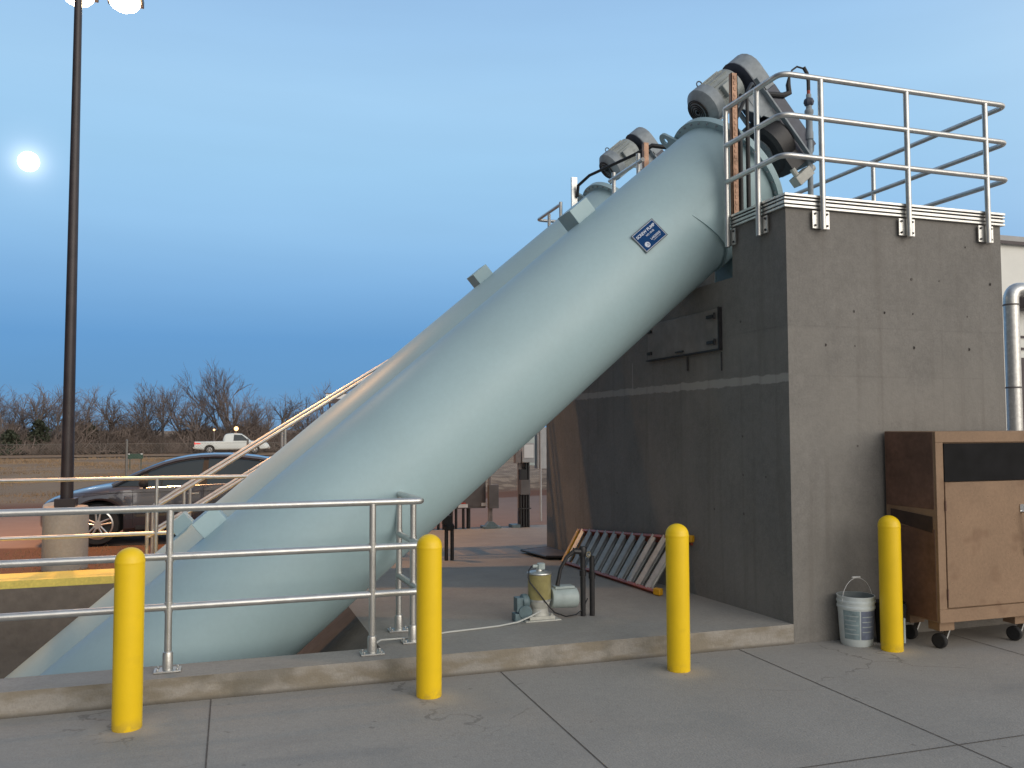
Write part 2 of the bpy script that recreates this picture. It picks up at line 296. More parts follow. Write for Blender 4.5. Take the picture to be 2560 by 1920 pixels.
# ------------------------------------------------------------------ geometry helpers
MW = {}
class MB:
    def __init__(s): s.v = []; s.f = []; s.mi = []
    def add(s, vs, fs, m=0):
        o = len(s.v); s.v += [Vector(q) for q in vs]; s.f += [[i + o for i in f] for f in fs]; s.mi += [m] * len(fs); return s
    def box(s, c, d, R=None, m=0):
        c = Vector(c); vs = []
        for a in (-.5, .5):
            for b in (-.5, .5):
                for e in (-.5, .5):
                    q = Vector((a * d[0], b * d[1], e * d[2]))
                    if R is not None: q = R @ q
                    vs.append(c + q)
        return s.add(vs, [[0, 1, 3, 2], [4, 6, 7, 5], [0, 4, 5, 1], [2, 3, 7, 6], [0, 2, 6, 4], [1, 5, 7, 3]], m)
    def bb(s, x0, x1, y0, y1, z0, z1, m=0): return s.box(((x0+x1)/2, (y0+y1)/2, (z0+z1)/2), (x1-x0, y1-y0, z1-z0), None, m)
    def tube(s, pts, r, seg=10, m=0, caps=True):
        pts = [Vector(p) for p in pts]; n = len(pts); rr = r if isinstance(r, (list, tuple)) else [r] * n
        d0 = (pts[1] - pts[0]).normalized(); a = d0.orthogonal().normalized(); o = len(s.v); vs = []
        for i in range(n):
            if i == 0: d = pts[1] - pts[0]
            elif i == n - 1: d = pts[-1] - pts[-2]
            else: d = (pts[i+1] - pts[i]).normalized() + (pts[i] - pts[i-1]).normalized()
            d.normalize(); a = (a - d * a.dot(d))
            if a.length < 1e-6: a = d.orthogonal()
            a.normalize(); b = d.cross(a)
            k = 1.0
            if 0 < i < n - 1:
                ca = d.dot((pts[i+1] - pts[i]).normalized()); k = 1.0
            for j in range(seg):
                t = 2 * PI * j / seg; vs.append(pts[i] + (a * math.cos(t) + b * math.sin(t)) * rr[i])
        fs = []
        for i in range(n - 1):
            for j in range(seg):
                k = (j + 1) % seg; fs.append([i*seg+j, i*seg+k, (i+1)*seg+k, (i+1)*seg+j])
        if caps: fs.append(list(range(seg))[::-1]); fs.append([(n-1)*seg+j for j in range(seg)])
        return s.add(vs, fs, m)
    def cyl(s, p0, p1, r0, r1=None, seg=16, m=0, caps=True): return s.tube([p0, p1], [r0, r0 if r1 is None else r1], seg, m, caps)
    def lathe(s, prof, org, axis=(0, 0, 1), seg=24, m=0, cap=True):
        org = Vector(org); ax = Vector(axis).normalized(); a = ax.orthogonal().normalized(); b = ax.cross(a); vs = []; n = len(prof)
        for (r, h) in prof:
            for j in range(seg):
                t = 2 * PI * j / seg; vs.append(org + ax * h + (a * math.cos(t) + b * math.sin(t)) * r)
        fs = []
        for i in range(n - 1):
            for j in range(seg):
                k = (j + 1) % seg; fs.append([i*seg+j, i*seg+k, (i+1)*seg+k, (i+1)*seg+j])
        if cap: fs.append(list(range(seg))[::-1]); fs.append([(n-1)*seg+j for j in range(seg)])
        return s.add(vs, fs, m)
    def prism(s, poly, ext, m=0):
        poly = [Vector(p) for p in poly]; e = Vector(ext); n = len(poly)
        fs = [list(range(n))[::-1], [n + i for i in range(n)]] + [[i, (i+1) % n, n + (i+1) % n, n + i] for i in range(n)]
        return s.add(poly + [p + e for p in poly], fs, m)
    def quad(s, a, b, c, d, m=0): return s.add([a, b, c, d], [[0, 1, 2, 3]], m)
    def build(s, name, mat, parent=None, bevel=0, smooth=35, local=False, fix=True):
        me = bpy.data.meshes.new(name); vs = s.v
        if parent is not None and not local and parent.name in MW:
            inv = MW[parent.name].inverted(); vs = [inv @ q for q in s.v]
        me.from_pydata([tuple(q) for q in vs], [], s.f)
        mats = mat if isinstance(mat, (list, tuple)) else [mat]
        for mm in mats: me.materials.append(MT[mm])
        if len(mats) > 1: me.polygons.foreach_set('material_index', s.mi)
        if fix:
            import bmesh
            bm = bmesh.new(); bm.from_mesh(me); bmesh.ops.recalc_face_normals(bm, faces=bm.faces[:]); bm.to_mesh(me); bm.free()
        if smooth:
            me.polygons.foreach_set('use_smooth', [True] * len(me.polygons)); me.set_sharp_from_angle(angle=math.radians(smooth))
        me.update()
        o = bpy.data.objects.new(name, me); C.objects.link(o)
        if parent is not None:
            o.parent = parent
            if parent.name in MW: MW[o.name] = MW[parent.name]
        if bevel:
            b = o.modifiers.new('bevel', 'BEVEL'); b.width = bevel; b.segments = 2; b.limit_method = 'ANGLE'; b.angle_limit = math.radians(40)
        return o
def thing(name, label, cat, loc=(0, 0, 0), rot=None, group=None):
    o = bpy.data.objects.new(name, None); C.objects.link(o); o.location = loc
    if rot: o.rotation_euler = rot
    o.empty_display_size = .1
    MW[o.name] = Matrix.LocRotScale(Vector(loc), Euler(rot) if rot else None, None)
    o['label'] = label; o['category'] = cat
    if group: o['group'] = group
    return o
def tag(o, label=None, cat=None, group=None, kind=None):
    if label: o['label'] = label
    if cat: o['category'] = cat
    if group: o['group'] = group
    if kind: o['kind'] = kind
    return o
def copy_tree(o, parent=None):
    c = o.copy(); C.objects.link(c); c.parent = parent
    for ch in list(o.children): copy_tree(ch, c)
    return c
def arc(p, q, r, n=6):   # fillet of polyline p0-p1-p2 at p1
    p0, p1, p2 = [Vector(x) for x in p]; a = (p0 - p1).normalized(); b = (p2 - p1).normalized()
    s_ = p1 + a * r; e = p1 + b * r; out = []
    for i in range(n + 1):
        t = i / n; out.append((1-t)**2 * s_ + 2*t*(1-t) * p1 + t*t * e)
    return out
def fillet(pts, r, n=6):
    out = [Vector(pts[0])]
    for i in range(1, len(pts) - 1): out += arc((pts[i-1], pts[i], pts[i+1]), None, r, n)
    out.append(Vector(pts[-1])); return out
def text_mesh(body, size, org, ex, ey, mat, parent, name='lettering', bold=.0, off=.0015, align='CENTER'):
    cu = bpy.data.curves.new('t', 'FONT'); cu.body = body; cu.size = size; cu.align_x = align; cu.align_y = 'CENTER'; cu.extrude = .0008; cu.offset = bold
    t = bpy.data.objects.new('t', cu); C.objects.link(t); bpy.context.view_layer.update()
    me = bpy.data.meshes.new_from_object(t.evaluated_get(bpy.context.evaluated_depsgraph_get())); bpy.data.objects.remove(t)
    ex = Vector(ex); ey = Vector(ey); ez = ex.cross(ey)
    Mx = Matrix.Translation(Vector(org) + ez * off) @ Matrix((ex, ey, ez)).transposed().to_4x4()
    me.transform(Mx); me.materials.clear(); me.materials.append(MT[mat])
    o = bpy.data.objects.new(name, me); C.objects.link(o); o.parent = parent; return o

def padz(y): return .16 - .0274 * max(0, min(y, 9.85))

# ================================================================== SETTING
# far ground sheet, falling gently to the highway
g = MB(); xs = [-700, -200, -90, -60, -40, -30, -22, -16, -12, -8, -5, -3, 0, 3, 6, 10, 16, 30, 60, 200, 700]
ys = [-700, -200, -60, -30, -2.0, 6.15, 8, 9.9, 12, 14, 16, 17.2, 18.5, 20, 22, 25, 28, 32, 38, 45, 52, 60, 70, 90, 150, 300, 700, 1500]
def gz(x, y):
    z = -.04 if y < 0 else padz(y) - .03 if y < 9.9 else -.14
    if y > 20: z = -.14 - .36 * min(1, (y - 20) / 40)
    if y > 17 and -3 < x < 30 and y < 40: z += .35 * min(1, (y - 17) / 3) + .05 * math.sin(x * 1.7 + y)
    if y > 22 and y < 70: z += .06 * math.sin(x * .8) * math.cos(y * .45)
    return z
vs = [(x, y, gz(x, y)) for y in ys for x in xs]; n = len(xs)
fs = [[j*n+i, j*n+i+1, (j+1)*n+i+1, (j+1)*n+i] for j in range(len(ys)-1) for i in range(n-1) if not (4 <= j < 5 and xs[i] >= -12 and xs[i+1] <= 6)]
g.add(vs, fs); tag(g.build('ground', 'ground', smooth=60, fix=False), kind='structure')
# driveway slab with saw-cut joints
p = MB(); p.bb(-30, 30, -30, -.004, -.3, 0); tag(p.build('pavement', 'pave'), kind='structure')
p = MB()
for X in [x * 2.0 - .53 for x in range(-9, 10)]:
    q = [(X - .006 + rnd.uniform(-.001, .001), yy) for yy in (-20, -.01)]
    p.quad((X-.004, -20, .003), (X+.004, -20, .003), (X+.004, -.01, .003), (X-.004, -.01, .003))
for Y in (-2.21, -5.2, -8.2):
    p.quad((-20, Y-.0035, .0035), (20, Y-.0035, .0035), (20, Y+.0035, .0035), (-20, Y+.0035, .0035))
tag(p.build('pavement_joint', 'groove', smooth=0), kind='structure')
# raised pad with the pump pit
p = MB(); XE = -3.35; XL = -14; YN = .38; YF = 5.36; YB = 6.08
def top(x0, x1, y0, y1): p.quad((x0, y0, padz(y0)), (x1, y0, padz(y0)), (x1, y1, padz(y1)), (x0, y1, padz(y1)))
def wallq(x0, y0, x1, y1, zb=-.3, z0=None, z1=None):
    p.quad((x0, y0, zb), (x1, y1, zb), (x1, y1, padz(y1) if z1 is None else z1), (x0, y0, padz(y0) if z0 is None else z0))
top(XL, XE, 0, YN); top(XE, 12, 0, YN); top(XE, 12, YN, YF); top(XE, 12, YF, YB); top(XE, 12, YB, 9.85)
wallq(XL, 0, .002, 0); wallq(XL, YB, XE, YB); wallq(XE, YB, XE, 9.85); wallq(12, 0, 12, 9.85); wallq(XE, 9.85, 12, 9.85); wallq(XL, 0, XL, YN)
tag(p.build('concrete_pad', 'pad', smooth=0), kind='structure')
p = MB(); th = .70648; dz = 4.6; xb = XE - dz / math.tan(th)
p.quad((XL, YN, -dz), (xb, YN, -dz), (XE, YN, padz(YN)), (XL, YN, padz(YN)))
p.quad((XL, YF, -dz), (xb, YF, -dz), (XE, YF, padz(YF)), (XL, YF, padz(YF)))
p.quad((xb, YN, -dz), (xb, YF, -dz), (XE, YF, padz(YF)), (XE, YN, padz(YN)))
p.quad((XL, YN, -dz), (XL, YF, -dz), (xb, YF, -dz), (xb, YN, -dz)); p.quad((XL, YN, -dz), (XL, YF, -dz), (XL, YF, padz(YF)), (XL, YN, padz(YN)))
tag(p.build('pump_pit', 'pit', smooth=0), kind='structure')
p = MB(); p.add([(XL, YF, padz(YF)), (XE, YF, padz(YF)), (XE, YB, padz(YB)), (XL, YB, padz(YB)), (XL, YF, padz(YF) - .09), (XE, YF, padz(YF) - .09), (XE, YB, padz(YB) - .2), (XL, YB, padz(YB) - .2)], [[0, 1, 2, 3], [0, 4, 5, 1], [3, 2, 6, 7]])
p.v = [q + Vector((0, 0, .004)) + (Vector((0, -.004, 0)) if abs(q.y - YF) < .01 else Vector((0, .004, 0))) for q in p.v]; tag(p.build('kerb', 'kerblamplit', smooth=0), kind='structure')
p = MB()
p.quad((-60, 71, -.42), (60, 71, -.42), (60, 79, -.42), (-60, 79, -.42)); tag(p.build('road', 'road', smooth=0), kind='structure')
# moon
p = MB(); mc = Vector((-4.42, -6.11, 1.78)) + MOON * 1500; prof = [(14.5 * math.sin(PI*i/16) + 1e-4, -14.5 * math.cos(PI*i/16)) for i in range(17)]
p.lathe(prof, mc, seg=32, cap=False); tag(p.build('moon', 'moon', smooth=180), kind='structure')

# ================================================================== CONCRETE HEADWORKS TOWER
TW = 2.335; TD = 5.85; NZ = 3.18; TZ = 3.635
t = thing('concrete_headworks', 'tall grey board-formed concrete block with notches that carry the two slanting tubes', 'concrete structure', (0, 0, 0))
p = MB(); p.bb(0, TW, 0, TD, -.25, NZ); p.bb(0, TW, 0, .82, NZ, TZ); p.bb(0, TW, 2.32, 3.95, NZ, TZ); p.bb(0, TW, 5.40, TD, NZ, TZ); p.bb(1.95, TW, .82, 5.4, NZ, TZ)
for X in (.37, .68, .99, 1.30, 1.61, 1.92, 2.2):
    for Z in (3.415, 3.09, 2.78, 2.48, 1.62):
        if (rnd.random() < .5 and not (X == .37 and Z == 2.48)) or (X in (.37, .68, .99) and Z > 2.8) and not (X == .37 and Z == 2.48): continue
        r = .008 + .006 * rnd.random(); p.cyl((X + rnd.uniform(-.01, .01), .001, Z), (X, -.0025, Z), r, r, 10, m=1)
for Y in (.35, .7, 1.2, 1.9, 2.6, 3.4):
    for Z in (1.0, 1.35, 1.7, 2.0, 2.75):
        if rnd.random() < .55: continue
        r = .008 + .005 * rnd.random(); p.cyl((.001, Y, Z), (-.0025, Y, Z), r, r, 10, m=1)
p.build('wall', ['tower', 'tiehole'], t)
p = MB()   # ribbed aluminium edge trim
def trim(x0, y0, x1, y1, nx, ny):
    for k, (za, zb, o) in enumerate(((3.637, 3.657, .030), (3.669, 3.694, .028), (3.706, 3.722, .030), (3.733, 3.755, .036), (3.640, 3.750, .012))):
        if ny: p.bb(x0 + (.004 if k == 4 else 0), x1 - (.004 if k == 4 else 0), y0 - o, y0 + .10, za, zb, m=k // 4)
        else:
            if nx < 0: p.bb(x0 - o, x0 + .10, y0, y1, za, zb, m=k // 4)
            else: p.bb(x0 - .10, x0 + o, y0, y1, za, zb, m=k // 4)
trim(-.03, 0, TW + .03, 0, 0, 1); trim(0, .102, 0, .82, -1, 0); trim(TW, .102, TW, TD, 1, 0); trim(0, 2.32, 0, 3.95, -1, 0); trim(0, 5.4, 0, TD, -1, 0)
p.build('edge_trim', ['alu', 'black'], t, bevel=.002)
# access hatch on the side
p = MB(); p.bb(-.030, -.002, 1.03, 2.50, 2.53, 2.92); h = p.build('hatch', 'hatch', t, bevel=.006)
p = MB()
for (y0, y1, z0, z1) in ((1.012, 1.03, 2.515, 2.93), (1.03, 2.53, 2.517, 2.53)): p.bb(-.04, -.002, y0, y1, z0, z1)
p.build('hatch_frame', 'black', h)
for z in (2.60, 2.85):
    p = MB(); p.bb(-.052, -.030, 1.10, 1.22, z - .015, z + .015); p.build('hinge', 'black', h); p = MB(); p.cyl((-.045, 1.08, z - .03), (-.045, 1.08, z + .03), .010); p.build('hinge_pin', 'black', h)
for z in (2.60, 2.84): p = MB(); p.bb(-.05, -.030, 2.40, 2.49, z - .015, z + .015); p.build('latch', 'black', h)
p = MB(); p.bb(-.045, -.030, 1.70, 1.86, 2.555, 2.57); p.build('pull_handle', 'black', h)
for y, r_, z in ((1.66, .009, 2.36), (1.02, .006, 2.32)): p = MB(); p.cyl((-.01, y, 2.5), (-.01, y, z), r_); p.build('drain_pipe', 'black', t)

# ================================================================== PLATFORM GUARDRAIL
RR = .024
def base_bracket(parent, x, y, nx, ny):
    """side-mounted bracket plate on the concrete face"""
    p = MB()
    if ny: p.bb(x - .085, x + .085, y + .028, y + .040, 3.47, 3.62)
    else: p.bb(x + .028, x + .040, y - .085, y + .085, 3.47, 3.62)
    for a in (-.06, .06):
        for zz in (3.495, 3.595):
            if ny: p.cyl((x + a, y + .030, zz), (x + a, y + .018, zz), .010, seg=6, m=1)
            else: p.cyl((x + .030, y + a, zz), (x + .018, y + a, zz), .010, seg=6, m=1)
    p.build('bracket', ['alu', 'black'], parent)
G_RAIL = None
t = thing('platform_guardrail', 'three-bar aluminium guardrail wrapping the front corner on top of the concrete block', 'railing', (0, 0, 3.6))
yr = -.062; xl = -.062; xr = TW + .062
for zr in (4.762, 4.412, 4.066):
    pts = fillet([(xl, .80, zr), (xl, yr, zr), (xr, yr, zr), (xr, TD, zr)], .10)
    p = MB(); p.tube(pts, RR, 14); p.build('rail_bar', 'alu', t, smooth=50)
for x in (.33, 1.235, 2.13):
    p = MB(); p.cyl((x, yr, 3.455), (x, yr, 4.75), RR, seg=14); q = p.build('post', 'alu', t); base_bracket(q, x, yr + .0, 0, 1)
for y in (.80, .30):
    p = MB(); p.cyl((xl, y, 3.455), (xl, y, 4.765), RR, seg=14); q = p.build('post', 'alu', t); base_bracket(q, xl, y, 1, 0)
for y in (1.7, 3.4, 5.0):
    p = MB(); p.cyl((xr, y, 3.455), (xr, y, 4.75), RR, seg=14); p.build('post', 'alu', t)
t = thing('middle_guardrail', 'short aluminium guardrail on the concrete block between the two tube tops', 'railing', (-.06, 3, 3.6))
for zr in (4.80, 4.45, 4.1):
    p = MB(); p.tube([(xl, 2.50, zr), (xl, 3.40, zr)], RR, 12); p.build('rail_bar', 'alu', t)
for y in (2.62, 3.28):
    p = MB(); p.cyl((xl, y, 3.45), (xl, y, 4.87 if y > 3 else 4.90), RR, seg=12); p.build('post', 'alu', t)
t = thing('far_guardrail', 'aluminium guardrail looping round the far corner of the platform beyond the second tube', 'railing', (-.06, 5.6, 3.6))
for zr in (4.93, 4.58, 4.23):
    pts = fillet([(xl, 5.05, zr), (xl, 6.02, zr), (1.2, 6.02, zr)], .08)
    p = MB(); p.tube(pts, RR, 12); p.build('rail_bar', 'alu', t)
for (x, y) in ((xl, 5.05), (xl, 5.52)):
    p = MB(); p.cyl((x, y, 3.45), (x, y, 4.96 if y < 5.2 else 4.9), RR, seg=12); p.build('post', 'alu', t)

# ================================================================== SCREW PUMPS (local frame: x up the slope, y across, z off the slope)
THETA = .70648; Z0 = 4.0143; RT = .624
def pump(Y, label, sf, sd, yo, sign, lugs):
    t = thing('screw_pump', label, 'screw pump', (0, Y, Z0), (0, -THETA, 0), group='slanting enclosed screw pumps')
    L = dict(local=True)
    p = MB(); NS = 96
    ss = [-10.2, -8, -6, -4, -2, -1, 0, sf - .02]
    for m_ in (0,):
        vs = []
        for s_ in ss:
            for j in range(NS):
                a = 2*PI*j/NS; vs.append((s_, RT*math.cos(a), RT*math.sin(a)))
        fs = [[i*NS+j, i*NS+(j+1) % NS, (i+1)*NS+(j+1) % NS, (i+1)*NS+j] for i in range(len(ss)-1) for j in range(NS)]
        p.add(vs, fs)
    casing = p.build('casing', 'tube', t, **L)
    # end flange with bolted ring and dished end plate
    p = MB(); p.lathe([(RT - .01, -.03), (RT + .075, -.03), (RT + .075, .0), (RT + .075, .035), (RT - .02, .035), (.30, .06), (.001, .06)], (sf, 0, 0), (1, 0, 0), 96, cap=False)
    for k in range(36):
        a = 2*PI*k/36; c_ = (sf, (RT+.045)*math.cos(a), (RT+.045)*math.sin(a)); p.cyl((sf-.045, c_[1], c_[2]), (sf+.05, c_[1], c_[2]), .011, seg=6, m=1)
    fl = p.build('end_flange', ['tube', 'drive'], t, **L)
    # lifting lug with eye
    for sgn, ang in ((1, math.radians(118)),):
        a0 = ang; ca, sa = math.cos(a0), math.sin(a0); ro = RT + .12; prof = []
        rad = Vector((0, -ca * -1, sa)); rad = Vector((0, math.sin(math.radians(28)), math.cos(math.radians(28)))); tan = Vector((0, rad.z, -rad.y))
        c0 = rad * (RT + .135); seg = 20; outer = []; inner = []
        for k in range(seg):
            b_ = 2*PI*k/seg; outer.append(c0 + (rad * math.sin(b_) * .085 + tan * math.cos(b_) * .085)); inner.append(c0 + (rad * math.sin(b_) + tan * math.cos(b_)) * .032)
        for k in range(seg):      # lower half flares to the tube
            if (outer[k] - c0).dot(rad) < -.01: outer[k] = c0 - rad * .14 + tan * ((outer[k]-c0).dot(tan) * 1.5)
        p = MB(); vs = []
        for x_ in (-.045, -.02):
            vs += [Vector((sf - .03 + x_, q.y, q.z)) for q in outer] + [Vector((sf - .03 + x_, q.y, q.z)) for q in inner]
        fs = []
        for k in range(seg):
            k2 = (k+1) % seg
            fs += [[k, k2, seg+k2, seg+k], [2*seg+k, 3*seg+k, 3*seg+k2, 2*seg+k2], [k, 2*seg+k, 2*seg+k2, k2], [seg+k, seg+k2, 3*seg+k2, 3*seg+k]]
        p.add(vs, fs); p.build('lifting_lug', 'tube', fl, local=True)
    # square brackets welded on top
    for s_ in lugs:
        p = MB(); p.bb(s_ - .115, s_ + .115, -.06, .26, RT - .09, RT + .150); p.build('bracket_box', 'tube', t, bevel=.004, **L)
    # saddle sheet wrapped under the upper end
    p = MB(); NA = 24; vs = []; A0, A1 = math.radians(4), math.radians(-120)
    for i in range(NA + 1):
        a = A0 + (A1 - A0) * i / NA; f = min(1, i / 9)
        s0 = -.45 + .20 * f; rr = RT + .004 + .016 * min(1, i / 5)
        vs += [(s0, -rr*math.cos(a), rr*math.sin(a)), (sf - .05, -rr*math.cos(a), rr*math.sin(a)), (s0, -(RT-.01)*math.cos(a), (RT-.01)*math.sin(a))]
    fs = []
    for i in range(NA): fs += [[3*i, 3*i+1, 3*i+4, 3*i+3], [3*i, 3*i+3, 3*i+5, 3*i+2]]
    p.add(vs, fs); p.build('saddle_sheet', 'tube', t, fix=False, **L)
    # ---- drive
    p = MB(); p.lathe([(.16, 0), (.20, .02), (.20, .12), (.15, .16), (.15, sd + .42 - sf)], (sf + .06, 0, 0), (1, 0, 0), 24); p.build('bearing_housing', 'guard', t, **L)
    yb = yo
    p = MB(); p.lathe([(.02, 0), (.26, .0), (.30, .03), (.30, .20), (.27, .24), (.12, .25), (.12, .30), (.02, .30)], (sd + .30, yb + .02, -.02), (1, 0, 0), 28)
    p.bb(sd + .33, sd + .52, yb - .22, yb + .26, -.36, -.05); gb = p.build('gearbox', 'black', t, **L)
    p = MB()
    p.cyl((sd + .285, yb + .02, -.02), (sd + .30, yb + .02, -.02), .17, seg=24); p.cyl((sd + .24, yb + .02, -.02), (sd + .29, yb + .02, -.02), .07, seg=16)
    for k in range(8): a = 2*PI*k/8; p.cyl((sd + .275, yb + .02 + .13*math.cos(a), -.02 + .13*math.sin(a)), (sd + .29, yb + .02 + .13*math.cos(a), -.02 + .13*math.sin(a)), .012, seg=6)
    p.build('hub', 'drive', gb, local=True)
    # mounting frame: two straps and cross plates
    p = MB()
    p.bb(sd + .535, sd + .555, yb - .30, yb - .24, -.42, .62); p.bb(sd + .535, sd + .555, yb + .20, yb + .26, -.42, .62); p.bb(sd + .53, sd + .56, yb - .30, yb + .26, .46, .52); p.bb(sd + .53, sd + .56, yb - .30, yb + .26, -.42, -.36)
    p.bb(sd - .02, sd + .56, yb - .17, yb + .17, .515, .535); p.bb(sd + .36, sd + .54, yb - .24, yb - .225, .28, .52)
    p.prism([(sd + .20, yb - .235, .52), (sd + .53, yb - .235, .52), (sd + .53, yb - .235, .12)], (0, .015, 0))
    p.build('mounting_frame', 'drive', t, bevel=.003, **L)
    # motor
    mz = .710; mr = .188
    p = MB(); p.lathe([(.05, 0), (.125, .0), (mr, .025), (mr, .36), (.135, .40), (.10, .42), (.04, .43), (.03, .50)], (sd + .10, yb, mz), (1, 0, 0), 32)
    for k in range(20):
        a = 2*PI*k/20 + .1
        if math.sin(a) < -.75: continue
        q = Vector((0, math.cos(a), math.sin(a))); R = Matrix(((1, 0, 0), (0, q.y, -q.z), (0, q.z, q.y)))
        p.box((sd + .28, yb + q.y * (mr + .006), mz + q.z * (mr + .006)), (.28, .018, .005), R)
    p.bb(sd + .16, sd + .42, yb - .13, yb + .13, .535, .60)
    mo = p.build('motor', 'cream', t, **L)
    p = MB(); p.lathe([(.02, -.14), (.09, -.14), (.15, -.115), (mr + .018, -.06), (mr + .018, .05), (mr - .01, .055)], (sd + .10, yb, mz), (1, 0, 0), 32, cap=False)
    fc = p.build('fan_cover', 'drive', mo, local=True)
    p = MB()
    for rr in (.04, .065, .09, .112, .13): 
        pts = [(sd - .045 + (.0 if rr < .1 else .012), yb + rr*math.cos(2*PI*k/24), mz + rr*math.sin(2*PI*k/24)) for k in range(25)]; p.tube(pts, .006, 4)
    p.build('fan_grille', 'black', fc, local=True)
    p = MB(); p.bb(sd + .20, sd + .34, yb - .24, yb - .13, mz - .06, mz + .07); p.build('terminal_box', 'cream', mo, bevel=.008, local=True)
    p = MB(); pts = [(sd + .17, yb, mz + .145), (sd + .17, yb, mz + .185)]; p.tube(pts, .012, 8)
    pts = [(sd + .17 + .03*math.cos(a), yb, mz + .21 + .03*math.sin(a)) for a in [2*PI*k/14 for k in range(15)]]; p.tube(pts, .007, 6); p.build('eye_bolt', 'guard', mo, local=True)
    # belt guard: long rounded case across the slope
    def stadium(zl, zh, r, yc, n_=10):
        o = []
        for k in range(n_ + 1): a = PI*k/n_; o.append((yc + r*math.cos(a), zh + r*math.sin(a)))
        for k in range(n_ + 1): a = PI + PI*k/n_; o.append((yc + r*math.cos(a), zl + r*math.sin(a)))
        return o
    p = MB(); st = stadium(-.20, mz - .01, .20, yb); p.prism([(sd + .57, y_, z_) for y_, z_ in st], (.19, 0, 0)); gd = p.build('belt_guard', 'drive', t, bevel=.012, **L)
    p = MB(); st = stadium(-.20, mz - .01, .204, yb); p.prism([(sd + .562, y_, z_) for y_, z_ in st], (.006, 0, 0)); st = stadium(-.18, .25, .10, yb - .02); p.prism([(sd + .545, y_, z_) for y_, z_ in st], (.014, 0, 0)); p.build('back_plate', 'guard', gd, local=True)
    p = MB(); p.bb(sd + .50, sd + .74, yb - .222, yb - .19, -.30, .45); p.build('inspection_cover', 'guard', gd, bevel=.004, local=True)
    # lubricator box at the foot
    p = MB(); p.box((sd + .38, yb - .2, -.46), (.22, .12, .10)); p.cyl((sd + .34, yb - .2, -.42), (sd + .34, yb - .2, -.33), .03, seg=10); p.cyl((sd+.50, yb - .2, -.46), (sd + .56, yb - .2, -.46), .04, seg=12); p.build('lubricator', 'cast', t, bevel=.006, **L)
    # floor pedestal under the drive (upright steel in world axes)
    inv = MW[t.name].inverted()
    p = MB(); dx = (sd - .55) * .76
    for y0 in (-.30, .22):
        poly = [(.44 + dx, Y + y0, 4.60), (.36 + dx, Y + y0, 4.66), (.30 + dx, Y + y0, 3.19), (1.15 + dx, Y + y0, 3.19), (.82 + dx, Y + y0, 4.02)]
        p.prism([inv @ Vector(q) for q in poly], inv.to_3x3() @ Vector((0, .03, 0)))
    poly = [(.33 + dx, Y - .29, 4.55), (.30 + dx, Y - .29, 3.19), (.33 + dx, Y - .29, 3.19), (.36 + dx, Y - .29, 4.55)]
    p.prism([inv @ Vector(q) for q in poly], inv.to_3x3() @ Vector((0, .5, 0)))
    poly = [(.47 + dx, Y - .31, 4.60), (.83 + dx, Y - .31, 4.02), (1.16 + dx, Y - .31, 3.19), (1.10 + dx, Y - .31, 3.19), (.78 + dx, Y - .31, 4.01), (.43 + dx, Y - .31, 4.57)]
    p.prism([inv @ Vector(q) for q in poly], inv.to_3x3() @ Vector((0, .6, 0)))
    p.build('pedestal', 'tube', t, bevel=.003, **L)
    return t, casing
p1, cas1 = pump(1.524, 'nearest pale green slanting tube with a blue sign, motor drive at its top', .50, .66, -.10, True, (-1.03, -5.44))
p2, cas2 = pump(4.6745, 'far pale slanting tube mostly hidden behind the nearer one, with its own motor drive', .88, 1.26, 0, False, (-1.15, -5.95))

# sign on the near tube
a = math.radians(15.0); sc = Vector((-.925, -(RT + .010)*math.cos(a), (RT + .010)*math.sin(a))); ex = Vector((1, 0, 0)); ey = Vector((0, math.sin(a), math.cos(a))); ez = ex.cross(ey)
def sgn_poly(w, h, off, cx=0, cy=0): return [sc + ex*(cx + sx*w/2) + ey*(cy + sy*h/2) + ez*off for sx, sy in ((-1, -1), (1, -1), (1, 1), (-1, 1))]
p = MB(); p.prism(sgn_poly(.285, .212, -.003), ez * .004); sg = p.build('sign_plate', 'signedge', p1, local=True, smooth=0)
p = MB(); p.prism(sgn_poly(.268, .195, .0012), ez * .001); p.build('sign_border', 'signwhite', sg, local=True, smooth=0)
p = MB(); p.prism(sgn_poly(.260, .187, .0024), ez * .001); p.build('sign_field', 'signblue', sg, local=True, smooth=0)
def T(s_, size, x, y, bold=.0, mat='signwhite'): return text_mesh(s_, size, sc + ex*x + ey*y + ez*.0036, ex, ey, mat, sg, bold=bold)
T('SCREW PUMP', .0385, .0, .052, .0012); T('NO 10-02', .024, .022, .014, .0005); T('LAKESIDE', .0285, .045, -.036, .0006); T('EQUIPMENT CORP', .0115, .046, -.058)
p = MB(); cc = sc + ex*-.078 + ey*-.052 + ez*.0036
ring = [cc + (ex*math.cos(2*PI*k/24) + ey*math.sin(2*PI*k/24))*.027 for k in range(24)]; p.prism(ring, ez*.0008); lg = p.build('emblem', 'signwhite', sg, local=True, smooth=0)
p = MB(); 
for k, (x0, y0) in enumerate(((.004, .004), (.012, -.004))): p.prism([cc + ex*(x0 + dx) + ey*(y0 + dy) + ez*.001 for dx, dy in ((-.006, -.006), (.008, -.002), (.004, .008))], ez*.0008)
p.prism([cc + ex*dx + ey*dy + ez*.001 for dx, dy in ((-.018, -.010), (.016, -.014), (.016, -.011), (-.018, -.007))], ez*.0008)
p.build('emblem_mark', 'signblue', sg, local=True, smooth=0)

